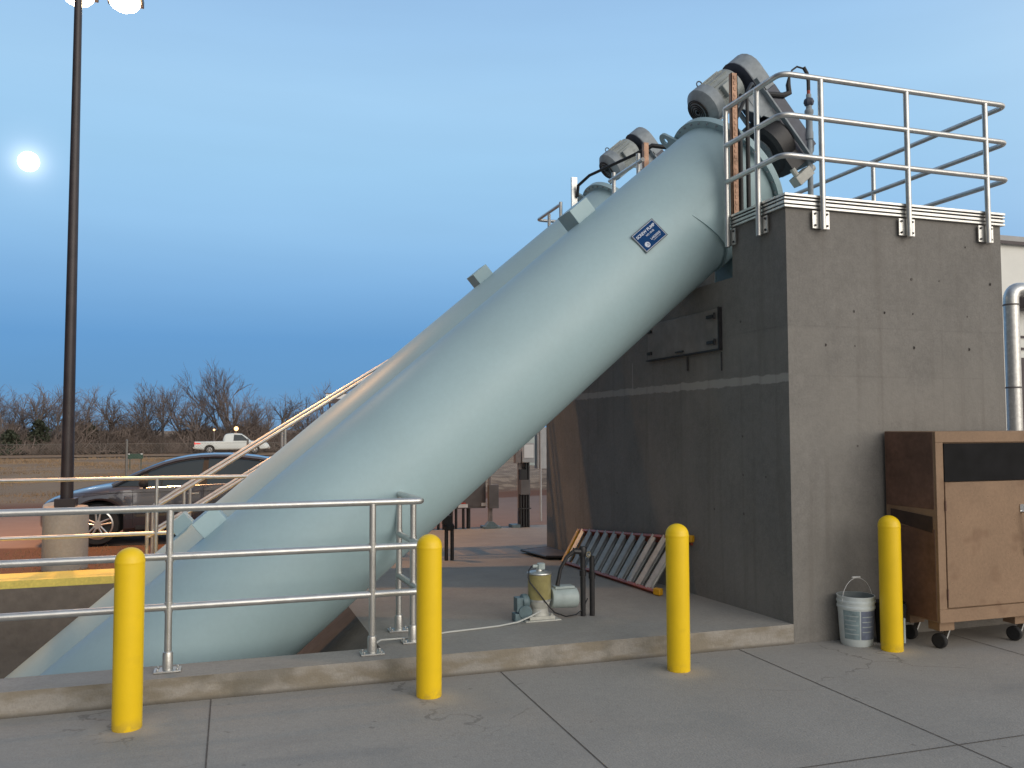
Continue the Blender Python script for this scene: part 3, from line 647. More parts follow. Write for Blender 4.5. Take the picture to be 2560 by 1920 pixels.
# risers beside the near pump's top
p = MB(); p.bb(-.02, .045, .755, .76, 3.76, 5.10); p.bb(-.02, -.013, .755, .80, 3.76, 5.10); p.bb(.038, .045, .755, .80, 3.76, 5.10)
for k in range(24): p.bb(.002, .023, .750, .7545, 3.80 + k*.054, 3.83 + k*.054)
tag(p.build('strut_channel', 'lamporange'), 'slotted galvanised strut post standing at the corner beside the near tube top', 'strut post')
p = MB(); p.tube(fillet([(.09, .79, 3.76), (.09, .79, 4.5), (.16, 1.0, 4.72), (.36, 1.12, 5.02), (.40, 1.25, 5.12)], .06), .019, 10)
tag(p.build('electrical_conduit', 'black'), 'black conduit next to the strut post, curving up to the near motor', 'conduit', group='black conduits beside the strut post')
p = MB(); p.tube([(.175, .80, 3.76), (.175, .80, 4.60)], .021, 10); p.tube(fillet([(.175, .80, 4.58), (.175, .80, 4.95), (.30, .9, 5.10), (.48, 1.1, 5.06)], .05), .016, 10)
tag(p.build('electrical_conduit', 'black'), 'black straight conduit furthest right of the strut post', 'conduit', group='black conduits beside the strut post')
t = thing('vent_valve', 'grey upright pipe valve with a round knob above the guardrail, right of the near motor', 'valve', (1.16, 1.2, 4.72))
p = MB(); p.lathe([(.028, 3.2), (.028, 4.72), (.04, 4.73), (.04, 4.80), (.034, 4.82), (.034, 4.98), (.045, 5.0), (.045, 5.03), (.03, 5.05), (.026, 5.2)], (1.175, 1.2, 0), seg=16); p.build('pipe', 'drive', t)
p = MB(); p.lathe([(.001, -.055), (.035, -.04), (.055, 0), (.035, .04), (.001, .055)], (1.175, 1.2, 5.12), (.6, -.8, 0), 16, cap=False); p.build('knob', 'guard', t)
p = MB(); p.cyl((1.175, 1.2, 5.18), (1.175, 1.2, 5.24), .018); p.build('fitting', 'orange', t)
p = MB(); p.tube([(.95, 1.2, 5.37), (.98, 1.2, 5.43), (1.04, 1.2, 5.475), (1.12, 1.2, 5.465)], .010, 8); p.tube([(1.12, 1.2, 5.48), (1.16, 1.2, 5.42), (1.175, 1.2, 5.34), (1.175, 1.2, 5.24)], .019, 8); p.build('hose_end', 'black', t)
p = MB(); p.tube([(.55, 1.25, 5.13), (.66, 1.2, 5.14), (.86, 1.2, 5.15), (.94, 1.2, 5.19), (.93, 1.2, 5.27), (.945, 1.2, 5.36)], [.03, .03, .032, .03, .026, .012], 10)
tag(p.build('flexible_hose', 'black'), 'thick black flexible hose bending up beside the near belt guard', 'hose')
# second strut and its hose by the far pump
p = MB(); p.bb(-.05, .03, 4.66, 4.70, 3.6, 5.21); tag(p.build('strut_channel', 'galv'), 'thin upright strut left of the far tube top, black hose at its upper end', 'strut post')
p = MB(); p.bb(.30, .36, 3.18, 3.24, 3.6, 5.25); tag(p.build('strut_channel', 'lamporange'), 'orange-tinted upright strut in front of the far motor', 'strut post')
p = MB(); p.tube([(.02, 4.64, 4.93), (.02, 4.60, 5.08), (.10, 4.4, 5.17), (.35, 3.6, 5.22), (.55, 3.45, 5.32), (.75, 3.4, 5.30), (.95, 3.4, 5.2)], [.02, .022, .02, .02, .03, .032, .02], 10)
tag(p.build('flexible_hose', 'black'), 'long black hose running from the thin strut to the far motor', 'hose')

# ================================================================== PIT GUARDRAILS
def pit_rail(name, label, Y, zt, zm, zl, xs_posts, x0, x1, ret=None, two=False, zb=None):
    t = thing(name, label, 'railing', (x1, Y, .15))
    for zr in ([zt, zm, zl] if not two else [zt, zm]):
        pts = [(x0, Y, zr), (x1, Y, zr)]
        if ret: pts = fillet([(x0, Y, zr), (x1, Y, zr), (x1 - .035, Y + ret, zr)], .05 if zr == zt else .03)
        p = MB(); p.tube(pts, RR + .001, 14); p.build('rail_bar', 'alu', t)
    def post(x, y):
        zb_ = padz(y) + .004; p = MB(); p.cyl((x, y, zb_ + .006), (x, y, zt - .01), RR, seg=14)
        p.lathe([(.034, 0), (.034, .10), (.030, .115), (RR, .118)], (x, y, zb_ + .012), seg=14, cap=False)
        for zr in ([zm, zl] if not two else [zm]): p.lathe([(RR, -.035), (RR + .004, -.034), (RR + .004, .034), (RR, .035)], (x, y, zr), seg=14, cap=False)
        q = p.build('post', 'alu', t)
        p = MB(); p.bb(x - .085, x + .085, y - .06, y + .06, zb_, zb_ + .012)
        for a in (-.062, .062):
            for b in (-.04, .04): p.cyl((x + a, y + b, zb_ + .012), (x + a, y + b, zb_ + .026), .009, seg=6)
        p.build('base_plate', 'alu', q, bevel=.002)
    for x in xs_posts: post(x, Y)
    if ret: post(x1 - .01, Y + .28); post(x1 - .035, Y + ret)
    return t
pit_rail('pit_guardrail', 'near three-bar aluminium guardrail on the raised kerb in front of the tubes', .19, 1.245, .920, .583, [-7.56, -6.185, -4.812, -3.44], -9.5, -3.075, ret=.73)
pit_rail('pit_guardrail', 'far aluminium guardrail across the pit, its upper edges lit yellow by the lamp', 5.72, 1.165, .47, 0, [-7.8, -5.32], -14, -4.2, two=True)
# ================================================================== STAIR beyond the far tube
t = thing('metal_stair', 'aluminium stair with twin sloping handrails rising behind the far tube', 'stairs', (-5.3, 6.6, 0))
sl_ = .634
def az_(x): return .79 + sl_ * (x + 5.305)
for Y, dzz in ((6.25, .0), (7.05, .03)):
    p = MB()
    top_ = [(x, Y, az_(x) + dzz) for x in (-5.35, -2.4, .8)]
    p.tube(fillet([(-5.47, Y, padz(Y)), (-5.47, Y, az_(-5.47) + .02), (-5.2, Y, az_(-5.2) + dzz), (.8, Y, az_(.8) + dzz)], .05), .026, 12); p.build('handrail', 'alu', t)
    p = MB(); p.tube([(-5.47, Y, az_(-5.47) - .33), (.8, Y, az_(.8) - .40)], .024, 12); p.build('mid_rail', 'alu', t)
    p = MB(); p.prism([(-5.2, Y, padz(Y)), (-4.9, Y, padz(Y)), (.8, Y, az_(.8) - 1.06), (.8, Y, az_(.8) - .84)], (0, .02, 0)); p.build('stringer', 'alu', t)
    for x in (-5.02 if Y < 6.5 else -4.98, -3.72, -2.3, -.9):
        p = MB(); p.cyl((x, Y, az_(x) - .95), (x, Y, az_(x)), .021, seg=10); p.build('post', 'alu', t)
for k in range(17):
    x = -5.0 + k * .34; z_ = az_(x) - .92
    if z_ < .05: continue
    p = MB(); p.bb(x, x + .27, 6.28, 7.03, z_ - .03, z_); p.build('tread', 'alu', t)

# ================================================================== BOLLARDS
def bollard(x, y, label):
    t = thing('bollard', label, 'bollard', (x, y, 0), group='yellow bollards along the drive')
    p = MB(); p.lathe([(.083, 0), (.085, .01), (.085, .96), (.0855, .975)], (x, y, 0), seg=40, cap=False); p.build('sleeve', 'yellow', t, smooth=60)
    p = MB(); prof = [(.0855, .975), (.0865, .978), (.086, .99)] + [(.0845 * math.cos(a) + .0005, .992 + .078 * math.sin(a)) for a in [PI/2*k/8 for k in range(9)]]
    p.lathe(prof, (x, y, 0), seg=40, cap=False); p.build('dome_cap', 'yellow', t, smooth=60)
bollard(-4.995, -.425, 'leftmost and largest-looking of the yellow bollards, in front of the near guardrail')
bollard(-3.149, -.389, 'second yellow bollard from the left, standing at the corner post of the guardrail')
bollard(-1.272, -.375, 'third yellow bollard from the left, in front of the leaning orange ladder')
bollard(.621, -.414, 'rightmost yellow bollard, between white bucket and tan tool cabinet')

# ================================================================== TOOL CABINET
CX0, CX1, CY0, CY1, CZ0, CZ1 = .93, 2.83, -.60, -.035, .225, 1.745
t = thing('tool_cabinet', 'large tan steel tool cabinet on casters with black-scuffed doors beside the concrete wall', 'cabinet', (1.9, -.32, 0))
p = MB(); fw = .05
p.bb(CX0, CX1, CY0 + .02, CY1, CZ0, CZ1)
cb = p.build('body', 'cab', t, bevel=.006)
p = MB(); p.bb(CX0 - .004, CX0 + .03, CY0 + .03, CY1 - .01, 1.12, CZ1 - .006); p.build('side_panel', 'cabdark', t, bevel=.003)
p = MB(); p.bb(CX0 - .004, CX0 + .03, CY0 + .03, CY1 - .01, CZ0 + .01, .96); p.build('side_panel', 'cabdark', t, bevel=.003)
p = MB(); p.prism([(CX0 - .006, CY0 + .05, .93), (CX0 - .006, CY1 - .06, .99), (CX0 - .006, CY1 - .06, 1.09), (CX0 - .006, CY0 + .05, 1.06)], (.02, 0, 0)); p.build('side_recess', 'recess', t, smooth=0)
p = MB()   # face frame
p.bb(CX0, CX1, CY0, CY0 + .02, CZ1 - .09, CZ1 - .002); p.bb(CX0, CX1, CY0, CY0 + .02, CZ0, CZ0 + .105)
for xx in (CX0, CX1 - .075): p.bb(xx, xx + .075, CY0, CY0 + .02, CZ0 + .105, CZ1 - .09)
p.build('face_frame', 'cab', t, bevel=.003)
for k, (xa, xb) in enumerate(((CX0 + .083, CX0 + .925), (CX0 + .935, CX1 - .083))):
    p = MB(); p.bb(xa, xb, CY0 - .004, CY0 + .015, CZ0 + .115, 1.335); d = p.build('door', 'cab', t, bevel=.004)
    p = MB(); p.bb(xa - .002, xb + .002, CY0 - .003, CY0 + .015, 1.34, CZ1 - .098); q = p.build('scuffed_panel', 'scuff', d, bevel=.002)
    if k == 0:
        p = MB(); xh = xb - .055
        p.tube(fillet([(xh, CY0 - .004, 1.08), (xh, CY0 - .055, 1.07), (xh + .03, CY0 - .055, .78), (xh + .03, CY0 - .004, .77)], .015), .010, 8)
        for zz, xo in ((1.11, 0), (.745, .03)): p.bb(xh + xo - .022, xh + xo + .022, CY0 - .012, CY0 - .004, zz - .03, zz + .03)
        p.build('handle', 'chrome', d)
    else:
        p = MB(); p.bb(xa + .02, xa + .13, CY0 - .008, CY0 - .004, .99, 1.03); p.bb(xa + .02, xa + .13, CY0 - .008, CY0 - .004, 1.05, 1.2); p.build('label_plate', 'white', d)
        p = MB(); p.bb(xa + .025, xa + .08, CY0 - .010, CY0 - .008, 1.06, 1.19); p.bb(xa + .095, xa + .125, CY0 - .010, CY0 - .008, 1.1, 1.15); p.build('lock', 'black', d)
p = MB(); p.bb(1.86, 2.05, CY0 - .004, CY0 - .001, CZ1 - .055, CZ1 - .02); p.build('badge', 'red', t); p = MB(); p.bb(1.87, 2.04, CY0 - .006, CY0 - .004, CZ1 - .047, CZ1 - .038); p.build('badge_stripe', 'white', t)
for z_ in (.45, 1.15):
    p = MB(); p.cyl((CX0 + .079, CY0 - .006, z_ - .04), (CX0 + .079, CY0 - .006, z_ + .04), .007, seg=8); p.build('door_hinge', 'cabdark', t)
for (x, y) in ((CX0 + .04, CY0 + .05), (CX1 - .19, CY0 + .05), (CX0 + .04, CY1 - .2), (CX1 - .19, CY1 - .2), (CX0 + .82, CY0 + .05)):
    p = MB(); p.bb(x, x + .15, y, y + .12, .150, CZ0 - .002); f = p.build('foot', 'cab', t, bevel=.003)
    if y < -.3 or True:
        p = MB(); p.lathe([(.02, -.022), (.052, -.022), (.060, -.014), (.060, .014), (.052, .022), (.02, .022)], (x + .055, y + .06, .0605), (1, .35, 0), 20); p.build('caster_wheel', 'rubber', f)
        p = MB(); p.box((x + .105, y + .05, .10), (.012, .05, .13), Matrix.Rotation(.45, 3, 'Y')); p.build('caster_fork', 'galv', f)

# ================================================================== BUCKETS
bx, by = .49, -.16
t = thing('bucket', 'white five-gallon bucket with blue printed label standing by the wall corner', 'bucket', (bx, by, 0))
p = MB(); p.lathe([(.118, .0), (.124, .012), (.126, .03), (.128, .035), (.143, .30), (.150, .302), (.150, .318), (.145, .322), (.146, .345), (.151, .347), (.151, .362), (.146, .364), (.147, .385), (.150, .392), (.150, .40), (.143, .40)], (bx, by, 0), seg=40, cap=False)
bk = p.build('pail', 'bucket', t, smooth=50)
p = MB(); p.lathe([(.142, .399), (.122, .012), (.001, .010)], (bx, by, 0), seg=40, cap=False); p.build('inside', 'bucket_in', bk)
def wrap(mat, a0, a1, z0, z1, off, nm):
    p = MB(); vs = []; N = 10
    for i in range(N + 1):
        a = math.radians(a0 + (a1 - a0) * i / N)
        for z in (z0, z1): r = .128 + (z - .035) / .265 * .015 + off; vs.append((bx + r*math.cos(a), by + r*math.sin(a), z))
    p.add(vs, [[2*i, 2*i+2, 2*i+3, 2*i+1] for i in range(N)]); return p.build(nm, mat, bk, smooth=80)
wrap('label', -172, -118, .06, .29, .0015, 'printed_label'); wrap('label2', -114, -20, .06, .29, .0015, 'printed_label')
for k in range(5): wrap('print', -168, -122 - 8 * (k % 2), .10 + k*.036, .108 + k*.036, .0028, 'print_line')
for k in range(4): wrap('print', -110, -75 + 7 * (k % 2), .12 + k*.04, .127 + k*.04, .0028, 'print_line')
p = MB(); pts = [(bx + .149*math.cos(a), by - .02 , .35 + .19*math.sin(a)) for a in [PI*k/16 for k in range(17)]]; p.tube(pts, .0022, 6)
p.cyl((bx - .045, by - .02, .545), (bx + .03, by - .02, .545), .009, seg=8); p.build('wire_handle', 'white', t)
bx2, by2 = .80, -.20
t = thing('bucket', 'black bucket with a pale upright stripe squeezed between rightmost bollard and tool cabinet', 'bucket', (bx2, by2, 0))
p = MB(); p.lathe([(.105, .0), (.11, .012), (.122, .27), (.128, .272), (.128, .30), (.123, .302), (.125, .33), (.118, .33), (.10, .02), (.001, .02)], (bx2, by2, 0), seg=32, cap=False); p.build('pail', 'rubber', t)
p = MB(); p.bb(bx2 + .010, bx2 + .028, by2 - .138, by2 - .120, .02, .22); p.build('stripe', 'print', t)

# ================================================================== STEPLADDER leaning on its side
t = thing('stepladder', 'folded orange stepladder with aluminium steps lying on edge against the concrete wall', 'ladder', (-.3, 2.9, .1))
BL = Vector((-.36, 4.22, padz(4.2) + .02)); BR = Vector((-.36, 1.72, padz(1.7) + .02)); TL = Vector((-.055, 4.42, .43)); TR = Vector((-.055, 1.62, .655))
def rail2(A, B, w, mat, nm, off=(0, 0, 0), th_=.03):
    A = A + Vector(off); B = B + Vector(off); d = (B - A).normalized(); n_ = Vector((-.78, 0, -.0)).cross(d); pl = ((TL - BL).normalized()); nn = d.cross(pl).normalized(); pp = nn.cross(d)
    p = MB(); 
    poly = [A + pp*th_/2 + nn*w/2, A - pp*th_/2 + nn*w/2, A - pp*th_/2 - nn*w/2, A + pp*th_/2 - nn*w/2]; p.prism(poly, B - A); return p.build(nm, mat, t, bevel=.003)
nnv = (BR - BL).cross(TL - BL).normalized(); 
if nnv.x > 0: nnv = -nnv
rail2(BL, BR, .075, 'orange', 'side_rail'); rail2(TL, TR, .075, 'orange', 'side_rail')
rail2(BL - nnv*.07 + Vector((0, .02, 0)), BR - nnv*.07, .04, 'orange', 'rear_rail', th_=.022); rail2(TL - nnv*.07 + Vector((0, .02, 0)), TR - nnv*.07, .04, 'orange', 'rear_rail', th_=.022)
p = MB(); d = (TL - BL); p.prism([BL + nnv*.05 + Vector((0, .04, -.01)), BL - nnv*.06 + Vector((0, .04, -.01)), BL - nnv*.06 + Vector((0, -.03, -.01)), BL + nnv*.05 + Vector((0, -.03, -.01))], d * 1.03); p.build('top_cap', 'ladyellow', t, bevel=.006)
for k in range(11):
    f = (k + .55) / 11.3; a_ = BL.lerp(BR, f); b_ = TL.lerp(TR, f); dd = (b_ - a_)
    p = MB(); w = Vector((0, -.035, -.02)); q0 = a_ + nnv * .036; p.prism([q0 - w, q0 + w, q0 + w - nnv*.012, q0 - w - nnv*.012], dd); p.prism([q0 - w, q0 - w*.8, q0 - w*.8 - nnv*.07, q0 - w - nnv*.07], dd); p.build('step', 'rung', t)
for k in range(10):
    f = (k + 1.05) / 11.3; a_ = BL.lerp(BR, f) - nnv*.07; b_ = TL.lerp(TR, f) - nnv*.07; p = MB(); p.tube([a_, b_], .022, 8); p.build('rear_brace', 'rung', t)
for A in (BR, TR):
    p = MB(); p.box(A + Vector((-.01, -.05, .02)), (.06, .09, .07), Matrix.Rotation(.4, 3, 'Z')); p.build('rubber_foot', 'ladyellow', t, bevel=.012)

# flat lid lying on the pad
p = MB(); pz = padz(5.1) + .03
poly = [Vector((-.50, 5.55, padz(5.55) + .015)), Vector((-.43, 4.70, padz(4.7) + .015)), Vector((-.04, 4.55, padz(4.55) + .015)), Vector((-.03, 5.75, padz(5.75) + .015))]
p.prism([q + Vector((0, 0, .012)) for q in poly], (0, 0, .03)); tag(p.build('floor_mat', 'panelgrey', bevel=.008), 'flat dark rectangular lid lying on the pad left of the ladder', 'hatch lid')
o = bpy.data.objects['floor_mat']; o.name = 'hatch_lid'
p = MB()
for i in range(4): p.tube([poly[i] + Vector((0, 0, .03)), poly[(i+1) % 4] + Vector((0, 0, .03))], .016, 6)
q = p.build('rim', 'black', None); q.parent = o

# ================================================================== GREASE PUMP
gx, gy = -1.875, .97; gz0 = padz(gy)
t = thing('grease_pump', 'small upright grease lubricator with amber reservoir and side motor on the pad', 'lubricator pump', (gx, gy, gz0))
p = MB(); p.bb(gx - .16, gx + .16, gy - .11, gy + .11, gz0, gz0 + .012); p.bb(gx - .115, gx + .115, gy - .08, gy + .08, gz0 + .012, gz0 + .04)
p.lathe([(.085, .04), (.075, .07), (.07, .10), (.085, .13), (.095, .155), (.095, .175)], (gx, gy, gz0), seg=24); b_ = p.build('base', 'cast', t, bevel=.003)
p = MB()
for a in (-.09, .09):
    for c_ in (-.06, .06): p.cyl((gx + a, gy + c_, gz0 + .04), (gx + a, gy + c_, gz0 + .055), .012, seg=6)
p.build('bolt', 'cast', b_)
p = MB(); p.lathe([(.098, .178), (.100, .185), (.100, .36), (.103, .37), (.103, .385), (.10, .388)], (gx, gy, gz0), seg=32); p.build('reservoir', 'grease', t)
p = MB(); p.lathe([(.106, .390), (.108, .395), (.106, .402), (.07, .412), (.03, .416), (.028, .43)], (gx, gy, gz0), seg=32); li = p.build('lid', 'galv', t)
p = MB(); p.lathe([(.098, .160), (.104, .162), (.104, .178), (.098, .18)], (gx, gy, gz0), seg=32); p.build('clamp_ring', 'galv', t)
p = MB(); p.lathe([(.03, .425), (.038, .43), (.038, .475), (.03, .48)], (gx + .015, gy, gz0), seg=8); p.cyl((gx - .06, gy, gz0 + .455), (gx, gy, gz0 + .455), .014, seg=8); p.build('level_switch', 'motor2', li)
p = MB(); p.lathe([(.02, 0), (.08, 0), (.088, .015), (.088, .20), (.084, .23), (.06, .245), (.02, .25)], (gx + .105, gy, gz0 + .175), (1, -.05, -.03), 28)
p.bb(gx + .13, gx + .31, gy - .05, gy + .05, gz0 + .255, gz0 + .275); p.build('motor', 'motor2', t, bevel=.002)
p = MB(); p.lathe([(.02, 0), (.05, 0), (.065, .02), (.065, .06), (.04, .075)], (gx - .10, gy, gz0 + .16), (-1, 0, 0), 18); p.bb(gx - .22, gx - .13, gy - .05, gy + .05, gz0 + .08, gz0 + .2); p.lathe([(.02, 0), (.055, 0), (.06, .02), (.055, .05)], (gx - .14, gy - .03, gz0 + .08), (-.3, -1, 0), 16); p.bb(gx - .24, gx - .16, gy - .06, gy + .04, gz0, gz0 + .07); p.build('pump_head', 'bluegrey', t, bevel=.004)
p = MB(); p.tube([(gx - .07, gy, gz0 + .455), (gx - .105, gy - .03, gz0 + .43), (gx - .118, gy - .05, gz0 + .37), (gx - .11, gy - .07, gz0 + .33), (gx - .05, gy - .11, gz0 + .25), (gx + .04, gy - .12, gz0 + .13), (gx + .10, gy - .11, gz0 + .07), (gx + .22, gy - .06, gz0 + .02), (gx + .33, gy - .02, gz0 + .02), (gx + .40, gy - .01, gz0 + .06), (gx + .45, gy, gz0 + .15)], .006, 6); p.build('control_cable', 'black', t)
# white line across the pad
p = MB(); pts = [(-4.0, .42), (-3.62, .43), (-3.42, .33), (-3.35, .42), (-3.22, .52), (-3.0, .62), (-2.6, .72), (-2.3, .82), (-2.1, .93), (-1.98, .84), (-1.88, .84)]
pts = [(-3.43, .30), (-3.40, .36), (-3.34, .43), (-3.20, .50), (-3.0, .60), (-2.75, .70), (-2.5, .74), (-2.3, .78), (-2.12, .82), (-2.0, .84), (-1.9, .86)]
zz = [.01, .03, .045, .03, .01, .008, .008, .008, .02, .055, .09]
p.tube([Vector((x, y, padz(y) + h)) for (x, y), h in zip(pts, zz)], .007, 6); tag(p.build('lubrication_line', 'cable'), 'thin white cable snaking over the pad from the grease lubricator', 'cable')
# conduit stubs beside it
for (x, y, h, lb) in ((-1.47, .965, .56, 'left of two black conduit stubs rising from the pad beside the grease lubricator'), (-1.39, .95, .52, 'right of two black conduit stubs rising from the pad beside the grease lubricator')):
    t = thing('conduit_stub', lb, 'conduit', (x, y, padz(y)), group='conduit stubs by the lubricator')
    p = MB(); p.cyl((x, y, padz(y)), (x, y, padz(y) + h), .023, seg=14); p.build('pipe', 'black', t)
    p = MB(); p.lathe([(.023, 0), (.03, .002), (.03, .05), (.023, .052)], (x, y, padz(y) + h * .62), seg=14, cap=False); p.build('coupling', 'black', t)
    if x < -1.4:
        p = MB(); p.lathe([(.03, 0), (.034, .01), (.034, .07), (.028, .085)], (x, y, padz(y) + h - .04), seg=12); p.tube([(x, y, padz(y) + h), (x - .09, y, padz(y) + h + .01)], .026, 10); p.build('elbow_box', 'black', t)
        p = MB(); p.tube([(x - .08, y, padz(y) + h + .01), (x - .15, y, padz(y) + h - .04), (x - .21, y, padz(y) + h - .14), (x - .235, y, padz(y) + h - .25), (x - .24, y, padz(y) + .28)], [.02, .017, .017, .017, .021], 10); p.build('flexible_conduit', 'black', t)
        p = MB(); p.lathe([(.012, 0), (.028, 0), (.028, .012), (.016, .012)], (x + .035, y - .03, padz(y) + h - .02), (0.3, -1, 0), 14, cap=False); p.build('seal_ring', 'chrome', t)

# ================================================================== ELECTRICAL GEAR BEHIND
zb = padz(9.6)
t = thing('conduit_stub', 'pair of short black posts with a black switch on top, under the near tube', 'conduit', (-1.65, 5.2, padz(5.2)))
for x in (-1.675, -1.595):
    p = MB(); p.cyl((x, 5.2, padz(5.2)), (x, 5.2, .46), .025, seg=12); p.build('pipe', 'black', t)
p = MB(); p.lathe([(.02, 0), (.07, .01), (.075, .06), (.05, .10), (.02, .12)], (-1.65, 5.15, .42), seg=14); p.bb(-1.74, -1.62, 5.1, 5.2, .50, .62); p.build('switch', 'rubber', t, bevel=.01)
t = thing('control_panel', 'large weathered grey electrical panel on many black conduit legs behind the tubes', 'electrical panel', (-.6, 9.6, zb))
p = MB(); p.bb(-2.0, .16, 9.6, 9.95, .28, 1.25); bd = p.build('enclosure', 'panelgrey', t, bevel=.01)
p = MB(); p.bb(-1.95, -1.0, 9.588, 9.598, .32, 1.2); p.bb(-.96, .12, 9.588, 9.598, .32, 1.2); p.build('door', 'panelgrey', bd, bevel=.003)
for (xa, xb, za, zc, m) in ((-.385, -.20, .30, .365, 'white'), (-.36, -.24, .372, .392, 'red'), (.068, .178, .318, .38, 'white')):
    p = MB(); p.bb(xa, xb, 9.578, 9.586, za, zc); p.build('warning_label', m, bd)
for k in range(11):
    x = -1.35 + k * .12 + (.02 if k % 2 else 0); p = MB(); p.cyl((x, 9.72, zb), (x, 9.72, .29), .026 + .012 * (k % 3 == 1), seg=10); p.build('leg', 'black', t)
t = thing('disconnect_box', 'small grey box on a post with blue-grey foot, right of the big panel', 'electrical box', (.26, 9.55, zb))
p = MB(); p.bb(.175, .37, 9.45, 9.55, .28, .72); p.build('enclosure', 'panelgrey', t, bevel=.006)
p = MB(); p.bb(.20, .245, 9.56, 9.60, zb, 1.02); p.bb(.255, .28, 9.56, 9.60, zb, .3); p.build('post', 'wood', t)
p = MB(); p.bb(.09, .42, 9.45, 9.75, zb, zb + .045); p.prism([(.13, 9.5, zb + .045), (.38, 9.5, zb + .045), (.28, 9.5, zb + .13), (.2, 9.5, zb + .13)], (0, .15, 0)); p.build('foot', 'bluegrey', t, bevel=.004)
t = thing('meter_rack', 'post of stacked meter boxes with a white notice, left of the wall end', 'meter rack', (.88, 9.5, zb))
p = MB(); p.bb(.79, .985, 9.55, 9.60, zb, 1.25); p.build('backing_post', 'wood', t)
p = MB(); p.bb(.83, 1.08, 9.42, 9.54, 1.13, 1.50); en = p.build('meter_box', 'ltgrey', t, bevel=.008); p = MB(); p.bb(.865, 1.055, 9.408, 9.418, 1.22, 1.47); p.build('notice', 'white', en)
p = MB(); p.bb(.70, .81, 9.44, 9.56, 1.12, 1.36); p.build('meter_box', 'wood', t, bevel=.006)
p = MB(); p.bb(.795, .99, 9.42, 9.54, .52, .80); p.build('meter_box', 'panelgrey', t, bevel=.006)
for x in (.815, .87, .925, .975): p = MB(); p.cyl((x, 9.49, zb), (x, 9.49, .53 if x < .9 else 1.15), .024, seg=10); p.build('conduit', 'black', t)
p = MB(); p.bb(.80, .94, 9.45, 9.53, .80, 1.0); p.build('junction', 'black', t); p = MB(); p.bb(.76, 1.01, 9.43, 9.47, .25, .27); p.build('clamp_bar', 'black', t)
p = MB(); p.bb(.64, .80, 9.45, 9.7, zb, zb + .06); p.build('foot', 'bluegrey', t, bevel=.004)
t = thing('instrument_rack', 'pale grey instrument cabinets on thin poles, partly hidden by the wall end', 'instrument rack', (1.4, 10.6, -.1))
p = MB(); p.bb(1.32, 1.50, 10.6, 10.8, 1.02, 1.75); p.build('enclosure', 'motor2', t, bevel=.006); p = MB(); p.bb(1.56, 1.9, 10.6, 10.8, .95, 1.8); p.build('enclosure', 'ltgrey', t, bevel=.006)
p = MB(); p.cyl((1.40, 10.7, -.12), (1.40, 10.7, 2.1), .022); p.cyl((1.62, 10.58, -.12), (1.62, 10.58, 2.1), .022); p.build('pole', 'ltgrey', t)
p = MB(); p.tube([(1.05, 10.3, 1.62), (1.15, 10.3, 1.85), (1.30, 10.5, 1.92), (1.4, 10.7, 1.9)], .012, 6); p.build('cable', 'black', t)

# ================================================================== LAMP POST
lx, ly = -6.50, 6.62; lzb = padz(ly)
t = thing('lamp_post', 'dark bronze lamp post on a round concrete pedestal, its sodium lamp lit', 'lamp post', (lx, ly, lzb))
p = MB(); p.lathe([(.275, -.3), (.275, .70), (.262, .735), (.02, .735)], (lx, ly, 0.03), seg=48); p.build('pedestal', 'pedestal', t, bevel=.0, smooth=50)
p = MB(); p.bb(lx - .125, lx + .125, ly - .125, ly + .125, .766, .875); p.build('base_cover', 'pole', t, bevel=.006)
p = MB(); p.lathe([(.079, .872), (.044, 8.80)], (lx + .005, ly, 0), seg=28); p.build('pole', 'pole', t)
p = MB(); p.tube([(lx, ly, 8.74), (lx, ly + .8, 8.78), (lx, ly + 2.1, 8.78)], .035, 10); p.build('arm', 'pole', t)
hd = MB(); 
for s_ in (-1, 1): hd.bb(lx + s_*.34 - .27, lx + s_*.34 + .27, ly + 1.9, ly + 2.3, 8.70, 8.82)
hd.bb(lx - .1, lx + .1, ly + 2.06, ly + 2.14, 8.72, 8.79); h_ = hd.build('lamp_head', 'pole', t, bevel=.01)
for s_ in (-1, 1): hd = MB(); hd.lathe([(.001, -.17), (.10, -.155), (.18, -.11), (.225, -.05), (.235, 0)], (lx + s_*.34, ly + 2.1, 8.698), seg=24, cap=False); hd.build('lens', 'lens', h_)
for s_ in (-1, 1):
    ld = bpy.data.lights.new('sodium_lamp', 'SPOT'); ld.energy = 1500; ld.spot_size = math.radians(124); ld.spot_blend = 1.0; ld.color = (1.0, .47, .16); ld.shadow_soft_size = .07
    lo_ = bpy.data.objects.new('sodium_lamp', ld); C.objects.link(lo_); lo_.location = (lx + s_*.34, ly + 2.1, 8.50); lo_.rotation_euler = (math.radians(8), 0, 0)

